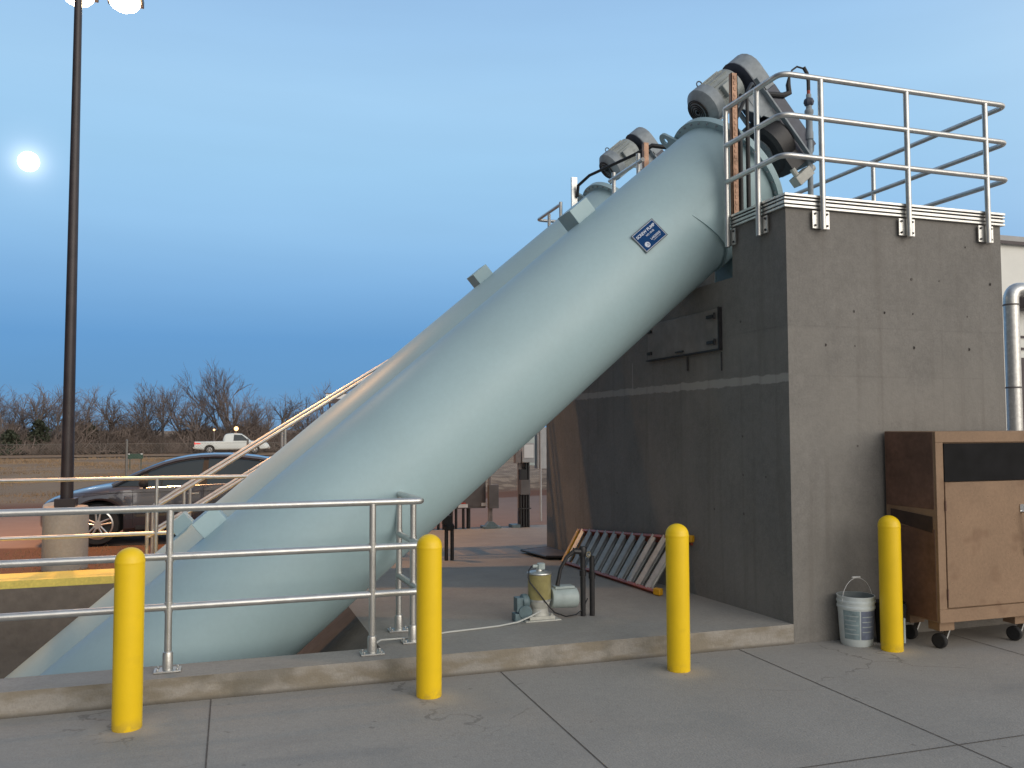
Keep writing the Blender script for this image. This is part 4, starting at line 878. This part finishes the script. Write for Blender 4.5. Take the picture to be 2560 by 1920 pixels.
# ================================================================== CARS
def loft_vehicle(t, prof, half, pw, zlow, wheels, wr, mat, arch=.06):
    """prof(x)->top z; half(x)->half width; local coords x length, y across"""
    xs_ = sorted(set([round(v, 3) for v in prof['xs']] + [round(c + d * wr * 1.16, 3) for c in wheels for d in [-1, -.97, -.9, -.8, -.65, -.5, -.3, -.1, .1, .3, .5, .65, .8, .9, .97, 1]]))
    rows = []
    for x in xs_:
        zt = prof['z'](x); w = half(x); zl = zlow(x)
        for c in wheels:
            dd = abs(x - c); rr = wr * 1.16
            if dd < rr: zl = max(zl, wr + math.sqrt(rr*rr - dd*dd))
        sh = prof['sh'](x); zl = min(zl, sh - .03)
        zm = zl + (sh - zl) * .35
        rows.append([(x, 0, zl), (x, w*.90, zl), (x, w*.985, zl + (sh-zl)*.12), (x, w, zm), (x, w*.985, zl + (sh-zl)*.72), (x, w*.97, sh), (x, w*.90, sh + (zt-sh)*.45), (x, w*.70, sh + (zt-sh)*.85), (x, w*.35, zt), (x, 0, zt + .004)])
    p = MB(); k = len(rows[0])
    for sy in (1, -1):
        vs = [(a, b*sy, c) for r in rows for (a, b, c) in r]; fs = [[i*k+j, i*k+j+1, (i+1)*k+j+1, (i+1)*k+j] for i in range(len(rows)-1) for j in range(k-1)]
        fs += [list(range(k)), [(len(rows)-1)*k + j for j in range(k)]]; p.add(vs, fs)
    import bmesh
    o = p.build('body', mat, t, local=True, smooth=32); bm = bmesh.new(); bm.from_mesh(o.data); bmesh.ops.remove_doubles(bm, verts=bm.verts[:], dist=.0005); bmesh.ops.recalc_face_normals(bm, faces=bm.faces[:]); bm.to_mesh(o.data); bm.free(); return o
def interp(pts):
    def f(x):
        if x <= pts[0][0]: return pts[0][1]
        for (a, b), (c, d) in zip(pts, pts[1:]):
            if x <= c: u = (x - a) / (c - a); return b + (d - b) * u
        return pts[-1][1]
    return f
def smooth_interp(pts):
    def f(x):
        n_ = len(pts)
        if x <= pts[0][0]: return pts[0][1]
        if x >= pts[-1][0]: return pts[-1][1]
        for i in range(n_ - 1):
            if x <= pts[i+1][0]:
                x0, y0 = pts[i]; x1, y1 = pts[i+1]; h = x1 - x0; u = (x - x0) / h
                m0 = (pts[i+1][1] - pts[max(i-1, 0)][1]) / (pts[i+1][0] - pts[max(i-1, 0)][0]); m1 = (pts[min(i+2, n_-1)][1] - y0) / (pts[min(i+2, n_-1)][0] - x0)
                return (2*u**3 - 3*u*u + 1)*y0 + (u**3 - 2*u*u + u)*h*m0 + (-2*u**3 + 3*u*u)*y1 + (u**3 - u*u)*h*m1
    return f
def wheel(t, x, y, r, rimr, sy, spokes=5):
    p = MB(); w = .11
    p.lathe([(rimr, -w), (r*.94, -w), (r, -w*.7), (r, w*.7), (r*.94, w), (rimr, w)], (x, y, r), (0, 1, 0), 36, cap=False); ty = p.build('tyre', 'rubber', t, local=True)
    p = MB(); yo = y + sy * .09
    p.lathe([(rimr + .004, .0), (rimr + .004, .02), (rimr - .02, .025), (rimr - .025, -.04), (rimr - .03, -.16)], (x, yo, r), (0, sy, 0), 36, cap=False)
    for k in range(spokes):
        a0 = 2*PI*k/spokes + .3
        for da in (-.16, .16):
            e = Vector((math.cos(a0 + da*1.1), 0, math.sin(a0 + da*1.1))); s0 = Vector((x, yo + sy*.012, r)) + Vector((math.cos(a0 + da*2), 0, math.sin(a0 + da*2)))*.055; s1 = Vector((x, yo + sy*.01, r)) + e*(rimr - .01)
            p.tube([s0, s1], [.020, .014], 6)
    p.cyl((x, yo - sy*.02, r), (x, yo + sy*.025, r), .07, seg=20); p.build('rim', 'rim', ty, local=True)
    p = MB(); p.cyl((x, yo - sy*.10, r), (x, yo - sy*.06, r), rimr - .02, seg=24); p.build('brake_disc', 'black', ty, local=True)
# sedan
cx0, cyc = -7.42, 10.32; cz = -.105
t = thing('parked_car', 'dark grey sedan parked behind the lamp post pedestal, facing left', 'car', (cx0, cyc, cz))
prof = {'xs': [0, .02, .06, .12, .2, .35, .5, .8, 1.1, 1.3, 1.6, 2, 2.5, 3, 3.4, 3.8, 4.2, 4.5, 4.7, 4.82, 4.87],
        'z': smooth_interp([(0, .55), (.06, .68), (.2, .77), (.6, .89), (1.1, .975), (1.35, 1.0), (2.2, 1.02), (3.4, 1.03), (4.2, 1.08), (4.7, 1.07), (4.82, .98), (4.87, .80)]),
        'sh': smooth_interp([(0, .48), (.06, .60), (.2, .68), (.6, .78), (1.1, .86), (1.6, .90), (2.5, .93), (3.4, .96), (4.3, .99), (4.75, .95), (4.87, .72)])}
hw = smooth_interp([(0, .45), (.06, .62), (.2, .76), (.5, .88), (1.0, .92), (2.4, .925), (3.8, .92), (4.4, .86), (4.75, .74), (4.87, .62)])
loft_vehicle(t, prof, hw, .9, interp([(0, .30), (.3, .19), (.6, .17), (4.3, .2), (4.87, .35)]), (.93, 3.78), .335, 'paint')
def greenhouse(t, stn, wb, wt, mat_roof, mats=('glass',)):
    """stn: list of (x, z_belt, z_roof) ; side glass + roof skin"""
    side = [MB(), MB()]
    for sy in (1, -1):
        for (a, b) in zip(stn, stn[1:]):
            A = (a[0], sy*wb(a[0]), a[1]); B = (b[0], sy*wb(b[0]), b[1]); Cc = (b[0], sy*wt(b[0]), b[2] - .05); D = (a[0], sy*wt(a[0]), a[2] - .05); side[0 if sy > 0 else 1].quad(A, B, Cc, D)
    vs = []; nn = 9
    for (x, zb_, zr) in stn:
        for j in range(nn):
            u = -1 + 2*j/(nn-1); w = wt(x); vs.append((x, u*w, zr - .05 + .055*(1 - abs(u)**3)))
    fs = [[i*nn+j, i*nn+j+1, (i+1)*nn+j+1, (i+1)*nn+j] for i in range(len(stn)-1) for j in range(nn-1)]
    return side, vs, fs, nn
roofz = smooth_interp([(1.12, 1.0), (1.5, 1.18), (1.9, 1.345), (2.3, 1.435), (2.7, 1.465), (3.2, 1.445), (3.7, 1.365), (4.2, 1.22), (4.55, 1.10)])
wb_ = smooth_interp([(1.12, .78), (1.6, .865), (2.5, .88), (3.6, .86), (4.55, .70)]); wt_ = smooth_interp([(1.12, .74), (1.6, .70), (2.2, .63), (3.4, .62), (4.1, .64), (4.55, .66)])
stn = [(x, prof['sh'](x) + .01, roofz(x)) for x in (1.12, 1.3, 1.5, 1.7, 1.9, 2.1, 2.3, 2.5, 2.7, 2.95, 3.2, 3.45, 3.7, 3.95, 4.2, 4.4, 4.55)]
side, vs, fs, nn = greenhouse(t, stn, wb_, wt_, 'paint')
for q_ in side: q_.build('side_window', 'glass', t, local=True, smooth=40)
ms = MB(); ms.add(vs, fs, 0)
for k in range(len(fs)):
    i = k // (nn-1); xm = (stn[i][0] + stn[i+1][0]) / 2; ms.mi[k] = 1 if (xm < 1.95 or xm > 3.75) else 0
ms.build('roof', ['paint', 'glass'], t, local=True, smooth=40)
p = MB()
for sy in (1, -1): p.tube([(x, sy*(wt_(x) + .012), zr - .045) for (x, zb_, zr) in stn], .034, 8)
p.build('roof_rail', 'paint', t, local=True)
p = MB()
for sy in (1, -1):
    p.tube([(x, sy*(wb_(x) + .012), zb_ - .0) for (x, zb_, zr) in stn[1:-1]], .010, 6)
p.build('chrome_trim', 'chrome', t, local=True)
p = MB()
for sy in (1, -1):
    for x, dx in ((2.55, .10), (3.62, .2), (1.62, -.0)):
        p.prism([(x - .05, sy*(wb_(x) + .004), .95), (x + .05, sy*(wb_(x) + .004), .95), (x + .05 + dx*.3, sy*(wt_(x) + .006), roofz(x) - .06), (x - .03 + dx*.3, sy*(wt_(x) + .006), roofz(x) - .06)], (0, sy*.006, 0))
p.build('pillar', 'rubber', t, local=True)
for sy in (1, -1):
    p = MB(); p.lathe([(.01, -.10), (.055, -.08), (.075, 0), (.07, .06), (.02, .075)], (1.62, sy*1.02, 1.0), (0, 1, 0), 14); p.tube([(1.62, sy*.88, .95), (1.62, sy*.98, .97)], .025, 8); p.build('wing_mirror', 'rubber', t, local=True)
    p = MB(); p.prism([(.08, sy*.60, .60), (.16, sy*.735, .62), (.42, sy*.862, .71), (.44, sy*.85, .75), (.16, sy*.68, .695), (.09, sy*.58, .66)], (-.012, sy*.02, .0)); p.build('headlight', 'headlamp', t, local=True)
    p = MB(); p.bb(.55, 4.2, sy*.925 - .006, sy*.925 + .006, .845, .852); p.bb(1.45, 1.455, sy*.928 - .003, sy*.928 + .003, .3, .9); p.bb(2.55, 2.556, sy*.930 - .003, sy*.930 + .003, .25, .93)
    p.bb(1.5, 3.3, sy*.93 - .008, sy*.93 + .008, .24, .30); p.build('door_seam', 'black', t, local=True)
    p = MB(); p.bb(2.30, 2.48, sy*.935 - .012, sy*.935 + .016, .80, .825); p.bb(3.3, 3.48, sy*.93 - .012, sy*.93 + .016, .83, .855); p.build('door_handle', 'chrome', t, local=True)
for x in (.93, 3.78):
    for sy in (1, -1): wheel(t, x, sy*.80, .335, .235, sy)
    p = MB(); p.bb(x - .37, x + .37, -.70, .70, .22, .68); p.build('wheel_well', 'rubber', t, local=True)
p = MB(); p.bb(1.3, 3.4, -.8, .8, .18, .3); p.build('underbody', 'rubber', t, local=True)
p = MB(); p.prism([(3.72, -.01, 1.39), (3.9, -.01, 1.35), (3.86, -.01, 1.41)], (0, .02, 0)); p.build('antenna_fin', 'black', t, local=True)
# two more sedan-lot touches: none visible. Pickup on the highway
t = thing('pickup_truck', 'white pickup truck driving right on the distant highway behind the chain-link fence', 'pickup truck', (-7.55, 75.0, -.42))
prof = {'xs': [0, .05, .3, .8, 1.4, 2.0, 2.4, 3, 3.6, 4.2, 4.7, 5.2, 5.8, 6.1, 6.3], 'z': interp([(0, 1.14), (2.3, 1.16), (4.6, 1.20), (5.9, 1.12), (6.25, .95), (6.3, .8)]), 'sh': interp([(0, 1.12), (2.3, 1.13), (4.7, 1.12), (5.9, 1.04), (6.3, .75)])}
tw = interp([(0, .95), (5.6, .97), (6.1, .9), (6.3, .75)])
loft_vehicle(t, prof, tw, .9, interp([(0, .5), (.6, .42), (5.6, .42), (6.3, .5)]), (1.25, 5.05), .38, 'truckwhite')
rz = smooth_interp([(2.35, 1.30), (2.5, 1.70), (2.75, 1.83), (3.4, 1.86), (4.0, 1.80), (4.5, 1.45), (4.8, 1.18)]); f1 = lambda x: .90; f2 = lambda x: .72
stn = [(x, 1.12, rz(x)) for x in (2.35, 2.42, 2.5, 2.62, 2.75, 3.1, 3.4, 3.7, 4.0, 4.2, 4.5, 4.8)]
side, vs, fs, nn = greenhouse(t, stn, f1, f2, 'truckwhite'); [q_.build('cab_side', 'truckwhite', t, local=True, smooth=40) for q_ in side]
m_ = MB(); m_.add(vs, fs); 
for k in range(len(fs)): m_.mi[k] = 1 if (stn[k//(nn-1)][0] > 3.95) else 0
m_.build('roof', ['truckwhite', 'glass'], t, local=True)
for sy in (1, -1):
    p = MB(); q = [(3.25, .905, 1.2), (4.42, .905, 1.2), (4.35, .86, 1.38), (3.98, .77, 1.70), (3.3, .765, 1.73)]; p.prism([(a, sy*b, c) for a, b, c in q], (0, sy*.015, 0)); p.build('side_window', 'glass', t, local=True, smooth=0)
    p = MB(); p.bb(.0, .07, sy*.93 - .03, sy*.93 + .03, .88, 1.08); p.bb(.07, .5, sy*.96 - .01, sy*.96 + .012, .92, 1.0); p.build('tail_lamp', 'tail', t, local=True)
for x in (1.25, 5.05):
    for sy in (1, -1): wheel(t, x, sy*.83, .38, .22, sy)
    p = MB(); p.bb(x - .42, x + .42, -.75, .75, .3, .78); p.build('wheel_well', 'rubber', t, local=True)
p = MB(); p.bb(6.22, 6.38, -.88, .88, .45, .66); p.bb(-.12, .02, -.88, .88, .5, .68); p.build('bumper', 'chrome', t, bevel=.02, local=True)

# ================================================================== CHAIN-LINK FENCE
t = thing('chain_link_fence', 'low chain-link fence crossing the field beyond the parked sedan', 'fence', (-7, 18, -.2))
FY = 18.0; fx0, fx1 = -16.0, 8.0; FB = -.15; FT = 1.42
for k in range(8):
    x = -6.99 + (k - 3) * 2.97; zt = 1.49; p = MB(); zg = gz(x, FY) - .05; p.cyl((x, FY, zg), (x, FY, zt), .028, seg=8); p.lathe([(.03, 0), (.034, .01), (.001, .05)], (x, FY, zt), seg=8, cap=False); p.build('post', 'fence', t)
p = MB(); dia = .07; hgt = FT - FB; nd_ = int((fx1 - fx0 + hgt) / dia)
def strip(a, b, r=.0013):
    a = Vector(a); b = Vector(b); n_ = Vector((0, 1, 0)); d = (b - a).normalized(); s_ = d.cross(n_) * r; y_ = n_ * r; p.add([a+s_, a+y_, a-s_, b+s_, b+y_, b-s_], [[0, 1, 4, 3], [1, 2, 5, 4], [2, 0, 3, 5]])
for k in range(nd_):
    x = fx0 - hgt + k * dia
    a = (x, FY, FB); b = (x + hgt, FY, FT)
    if x < fx0: a = (fx0, FY, FB + fx0 - x)
    if x + hgt > fx1: b = (fx1, FY, FB + fx1 - x)
    strip(a, b)
    a = (x + hgt, FY + .004, FB); b = (x, FY + .004, FT)
    if x < fx0: b = (fx0, FY + .004, FB + (x + hgt - fx0))
    if x + hgt > fx1: a = (fx1, FY + .004, FB + (x + hgt - fx1))
    strip(a, b)
p.build('wire_mesh', 'fence', t, smooth=0, fix=False)
p = MB(); p.cyl((fx0, FY, FT), (fx1, FY, FT), .004, seg=5); p.build('tension_wire', 'fence', t)
# green roadside box with white caps
t = thing('green_marker_sign', 'small dark green sign with two white end marks in the field behind the fence', 'sign', (-9.3, 44, -.5))
p = MB(); p.bb(-9.70, -8.95, 44, 44.05, .22, .50); p.build('panel', 'dkgreen', t, bevel=.004)
p = MB(); p.bb(-9.69, -9.60, 43.98, 43.998, .45, .505); p.bb(-9.07, -8.96, 43.98, 43.998, .45, .505); p.build('reflector', 'white', t)
p = MB(); p.cyl((-9.6, 44.08, -.5), (-9.6, 44.08, .48), .02, seg=8); p.cyl((-9.05, 44.08, -.5), (-9.05, 44.08, .48), .02, seg=8); p.build('post', 'dkgreen', t)
# far lamps
def far_lamp(x, y, z, r, label):
    t = thing('distant_lamp', label, 'lamp', (x, y, -.5)); p = MB(); p.cyl((x, y, -.5), (x, y, z - r), .05, .04, seg=8); p.build('post', 'wood', t)
    p = MB(); p.lathe([(r*math.sin(PI*i/8) + 1e-4, -r*math.cos(PI*i/8)) for i in range(9)], (x, y, z), seg=12, cap=False); p.build('globe', 'farlamp', t)
far_lamp(-4.07, 77.5, 1.84, .20, 'brighter orange lamp glowing just above the white pickup')
far_lamp(-6.0, 77.5, 1.74, .09, 'tiny orange lamp left of the brighter one above the pickup')
# roadside board
t = thing('billboard', 'white board on dark supports rising above the bare trees beside the tubes', 'billboard', (5, 77, -.5))
p = MB(); p.bb(4.0, 6.1, 77, 77.2, 4.66, 5.14); p.build('panel', 'white', t); p = MB(); p.bb(3.95, 6.15, 76.95, 77.25, 5.141, 5.20); p.bb(3.9, 6.1, 77.02, 77.18, 4.2, 4.659); p.build('frame', 'dkbrown', t)
p = MB(); p.cyl((4.4, 77.1, -.5), (4.4, 77.1, 4.3), .10, seg=8); p.cyl((5.7, 77.1, -.5), (5.7, 77.1, 4.3), .10, seg=8); p.build('post', 'dkbrown', t)

# ================================================================== BUILDING ON THE RIGHT + DUCT
t = thing('service_building', 'beige panel building with dark door bays at the right edge behind the concrete block', 'building', (12, 6, 0))
p = MB(); p.bb(8.2, 20, 6.05, 16, -.2, 5.20); p.build('wall', 'beige', t)
p = MB(); p.bb(8.1, 20.1, 5.98, 16.1, 5.202, 5.30); p.build('roof', 'ltgrey', t); p = MB(); p.bb(8.1, 20.1, 5.96, 5.979, 5.14, 5.20); p.build('roof_trim', 'dkbrown', t)
p = MB(); p.bb(9.2, 14, 5.75, 6.045, 3.93, 4.20); p.build('awning', 'dkbrown', t, bevel=.01)
for z in (3.44, 3.22): p = MB(); p.bb(9.2, 14, 6.02, 6.046, z - .02, z + .02); p.build('cladding_seam', 'dkbrown', t)
p = MB(); p.bb(9.33, 13.2, 6.0, 6.046, 0, 3.05); d_ = p.build('door', 'dkbrown', t)
p = MB(); p.bb(9.25, 9.325, 5.98, 6.046, 0, 3.12); p.build('door_frame', 'beige', t)
t = thing('galvanised_duct', 'shiny galvanised pipe rising then turning right behind the tool cabinet', 'pipe', (6.0, 3.2, 0))
p = MB(); p.tube(fillet([(6.03, 3.2, 0), (6.03, 3.2, 3.72), (8.9, 3.2, 3.80), (10.4, 3.2, 3.82)], .17, 8), .10, 20); pp_ = p.build('pipe', 'galv', t, smooth=60)
p = MB()
for z in (1.2, 2.33, 3.50): p.lathe([(.101, -.012), (.107, -.01), (.107, .01), (.101, .012)], (6.03, 3.2, z), seg=20, cap=False)
p.build('seam_band', 'panelgrey', pp_)

# ================================================================== TREES
def make_tree_mesh(seed, h, spread, levels, trunk_r, lean=0, stems=1, droop=0):
    r = random.Random(seed); tr = MB(); cr = MB()
    def grow(p0, d, ln, rad, lev):
        n_ = 3 if lev < 2 else 2; pts = [p0]; cur = p0; dd = d.copy()
        for i in range(n_):
            dd = (dd + Vector((r.uniform(-1, 1), r.uniform(-1, 1), r.uniform(-.5, .8) - droop*lev*.1)) * (.10 + .05*lev)).normalized(); cur = cur + dd * ln / n_; pts.append(cur)
        rads = [rad * (1 - .38 * i / n_) for i in range(n_ + 1)]
        (tr if lev <= 2 else cr).tube(pts, rads, 6 if lev < 2 else (4 if lev == 2 else 3), caps=False)
        if lev >= levels: return
        nb = {0: r.choice((3, 4, 5)), 1: r.choice((3, 4)), 2: r.choice((3, 4, 5)), 3: r.choice((3, 4, 5))}.get(lev, r.choice((2, 3)))
        for k in range(nb):
            f = 1.0 if k == 0 else r.uniform(.35, 1.0) ; idx = f * n_; i0 = min(int(idx), n_ - 1); q = pts[i0].lerp(pts[i0+1], idx - i0)
            ang = r.uniform(.25, .95) * spread if k else r.uniform(.05, .4); az = r.uniform(0, 2*PI); o = dd.orthogonal().normalized(); o = Matrix.Rotation(az, 3, dd) @ o
            nd2 = (dd * math.cos(ang) + o * math.sin(ang)).normalized(); grow(q, nd2, ln * r.uniform(.55, .85), max(rad * r.uniform(.42, .62), .011), lev + 1)
    for s_ in range(stems):
        a = Vector((lean + r.uniform(-.25, .25) * (stems > 1) * 1.6, r.uniform(-.15, .15), 1)).normalized()
        grow(Vector((s_ * .3 * (stems > 1), 0, -.1)), a, h * .36, trunk_r, 0)
    zmax = max(v.z for v in cr.v); k = h / zmax
    for mbx in (tr, cr): mbx.v = [Vector((v.x * k, v.y * k, v.z * k)) for v in mbx.v]
    return tr, cr
def tree_thing(seed, x, y, h, spread, levels, tr_r, label, lean=0, stems=1):
    t = thing('bare_tree', label, 'tree', (x, y, -.45), group='bare winter trees behind the highway')
    a, b = make_tree_mesh(seed, h, spread, levels, tr_r, lean, stems); a.build('trunk', 'bark', t, local=True, fix=False); b.build('crown', 'twig', t, local=True, smooth=0, fix=False); return t
def PX(px, y):   # map a bearing to x at depth y (used once to note positions)
    return -4.42 + (y + 6.11) * ((px - 1280) / 2150 * .951065 + .308719) / ((px - 1280) / 2150 * -.308974 + .94975)
protoA = tree_thing(11, PX(278, 82), 82, 6.3, 1.05, 5, .20, 'bare tree with forking limbs just right of the lamp post', lean=-.1)
protoB = tree_thing(23, PX(330, 84), 84, 7.2, .9, 5, .19, 'bare tree leaning right with long upper limbs, second right of the lamp post', lean=.35)
protoC = tree_thing(31, PX(578, 83), 83, 9.4, .58, 5, .20, 'tallest bare tree, thin upright limbs, above the pickup truck', lean=.0, stems=2)
protoD = tree_thing(47, PX(455, 84), 84, 6.9, .8, 5, .17, 'bare double-stemmed tree left of the tallest one', lean=.12, stems=2)
protoE = tree_thing(59, PX(765, 86), 86, 6.6, 1.1, 5, .20, 'wide bare tree near the tubes, left of the white board', lean=.05)
lay = [(-60, 'A', 6.0, 1.3), (-20, 'D', 5.8, .2), (18, 'B', 5.6, 2.1), (60, 'E', 5.9, .7), (98, 'A', 6.1, 3.0), (135, 'D', 5.7, 1.9), (172, 'E', 5.5, 4.1), (205, 'B', 6.0, 5.2), (380, 'E', 5.2, 2.7), (412, 'D', 6.6, 3.9),
       (495, 'A', 5.2, 4.7), (585, 'D', 5.9, .6), (625, 'E', 5.0, 5.5), (665, 'B', 5.2, 1.1), (705, 'A', 5.4, 2.2), (835, 'B', 6.6, 3.3), (870, 'D', 6.0, 4.4), (915, 'A', 6.3, .4), (975, 'E', 6.0, 1.8), (1040, 'B', 6.0, 2.6)]
where = ['first bare tree beyond the left edge of the view', 'second bare tree beyond the left edge of the view', 'bare tree standing at the far left edge', 'second bare tree from the left edge', 'third bare tree from the left edge', 'fourth bare tree from the left, well left of the lamp post', 'low wide bare tree nearest left of the lamp post', 'bare tree directly behind the lamp post',
         'low bare tree above the hood of the parked sedan', 'narrow bare tree left of the double-stemmed one', 'low bare tree between double-stemmed tree and tallest tree', 'bare tree immediately right of the tallest one', 'low bare tree behind the cab of the pickup truck', 'bare tree right of the pickup truck', 'bare tree above the stair handrail', 'bare tree behind the white board',
         'bare tree right of the white board, cut by the far tube', 'bare tree hidden behind the far tube', 'bare tree far right behind the tubes', 'rightmost bare tree behind both tubes']
PR = {'A': (protoA, 6.3), 'B': (protoB, 7.2), 'C': (protoC, 9.4), 'D': (protoD, 6.9), 'E': (protoE, 6.6)}
for (px, kd, h, rot), lb in zip(lay, where):
    o, h0 = PR[kd]; c = copy_tree(o); y = 81 + (abs(px) * 7) % 9; c.location = (PX(px, y), y, -.45); c.rotation_euler = (0, 0, rot); s_ = h * 1.13 / h0; c.scale = (s_ * 1.1, s_ * 1.1, s_); c['label'] = lb
# undergrowth along the highway edge (uncountable)
p = MB(); r = random.Random(5)
def thicket(n_, y0, y1, hmax, px0, px1, rad):
    for _ in range(n_):
        y = r.uniform(y0, y1); px = r.uniform(px0, px1); x = PX(px, y); clump = .55 + .45 * math.sin(px * .031 + 1.3) * math.sin(px * .0117) + r.uniform(-.15, .25)
        h = hmax * max(.25, clump) * r.uniform(.3, 1.0); zb_ = r.uniform(-.45, h * .55 - .4); a = Vector((x, y, zb_)); d = Vector((r.gauss(0, .75), r.gauss(0, .4), r.uniform(.25, 1))).normalized()
        ln = r.uniform(.5, 1.5); b_ = a + d * ln * .5; e = b_ + (d + Vector((r.gauss(0, .4), r.gauss(0, .3), r.gauss(0, .3)))).normalized() * ln * .6
        w = rad * r.uniform(.6, 1.4); o_ = d.cross(Vector((0, 1, .2))).normalized() * w; yv = Vector((0, w, 0))
        p.add([a + o_, a - o_, a + yv, b_ + o_*.8, b_ - o_*.8, b_ + yv*.8, e], [[0, 1, 4, 3], [1, 2, 5, 4], [2, 0, 3, 5], [3, 4, 6], [4, 5, 6], [5, 3, 6]])
thicket(26000, 79, 90, 5.6, -120, 1060, .026); thicket(9000, 78, 84, 2.4, -120, 1060, .03); thicket(32000, 80, 90, 7.4, -120, 1060, .014)
tag(p.build('undergrowth', 'brush', smooth=0, fix=False), 'tangled leafless brush filling the ground under the distant trees', 'brush', kind='stuff')
# a few evergreens in the brush
def evergreen(px, y, h, w, label):
    x = PX(px, y); t = thing('evergreen_shrub', label, 'shrub', (x, y, -.45)); q = MB(); rr = random.Random(int(px))
    for _ in range(900):
        u = rr.random()**.7; zz_ = h * (.05 + .95 * rr.random()); wd = w * math.sqrt(max(0, 1 - (zz_/h)**2)) * (.6 + .4*rr.random()); a = rr.uniform(0, 2*PI); c_ = Vector((math.cos(a)*wd*u, math.sin(a)*wd*u, zz_))
        d = Vector((rr.gauss(0, 1), rr.gauss(0, 1), rr.gauss(0, 1))).normalized() * .16; e = d.cross(Vector((rr.gauss(0, 1), rr.gauss(0, 1), rr.gauss(0, 1)))).normalized() * .10; q.add([c_ - d, c_ + e, c_ + d, c_ - e], [[0, 1, 2, 3]])
    q.build('foliage', 'evergreen', t, local=True, smooth=0, fix=False); q = MB(); q.cyl((0, 0, -.1), (0, 0, h*.6), .08, .04, 6); q.build('trunk', 'bark', t, local=True)
evergreen(100, 80, 3.1, 1.5, 'dark green bush in the brush left of the lamp post'); evergreen(232, 81, 2.6, 1.2, 'dark green bush in the brush right of the lamp post'); evergreen(28, 79, 2.2, 1.3, 'dark green bush at the far left edge of the brush')
# dry grass
p = MB(); r = random.Random(9)
for _ in range(26000):
    y = 19.5 + 50 * r.random()**1.2; x = PX(r.uniform(-150, 1000), y); h = r.uniform(.03, .05 + .0025*y) * (1 + .5*math.sin(x*.6)*math.cos(y*.3)); z_ = gz(x, y) - .06; w = .012 + .0005*y
    a = r.uniform(-.8, .8); p.add([(x - w, y, z_), (x + w, y + r.uniform(-.05, .05), z_), (x + a*h, y, z_ + h)], [[0, 1, 2]])
for _ in range(2500):
    y = r.uniform(6.3, 9.3); x = r.uniform(-14, -4.2); h = r.uniform(.02, .07); z_ = gz(x, y) - .01; a = r.uniform(-.8, .8); p.add([(x - .006, y, z_), (x + .006, y, z_), (x + a*h, y, z_ + h)], [[0, 1, 2]])
tag(p.build('grass', 'grass', smooth=0, fix=False), 'dry winter grass covering the field behind the parking lot', 'grass', kind='stuff')

# ------------------------------------------------------------------ render settings
S.render.engine = 'CYCLES'
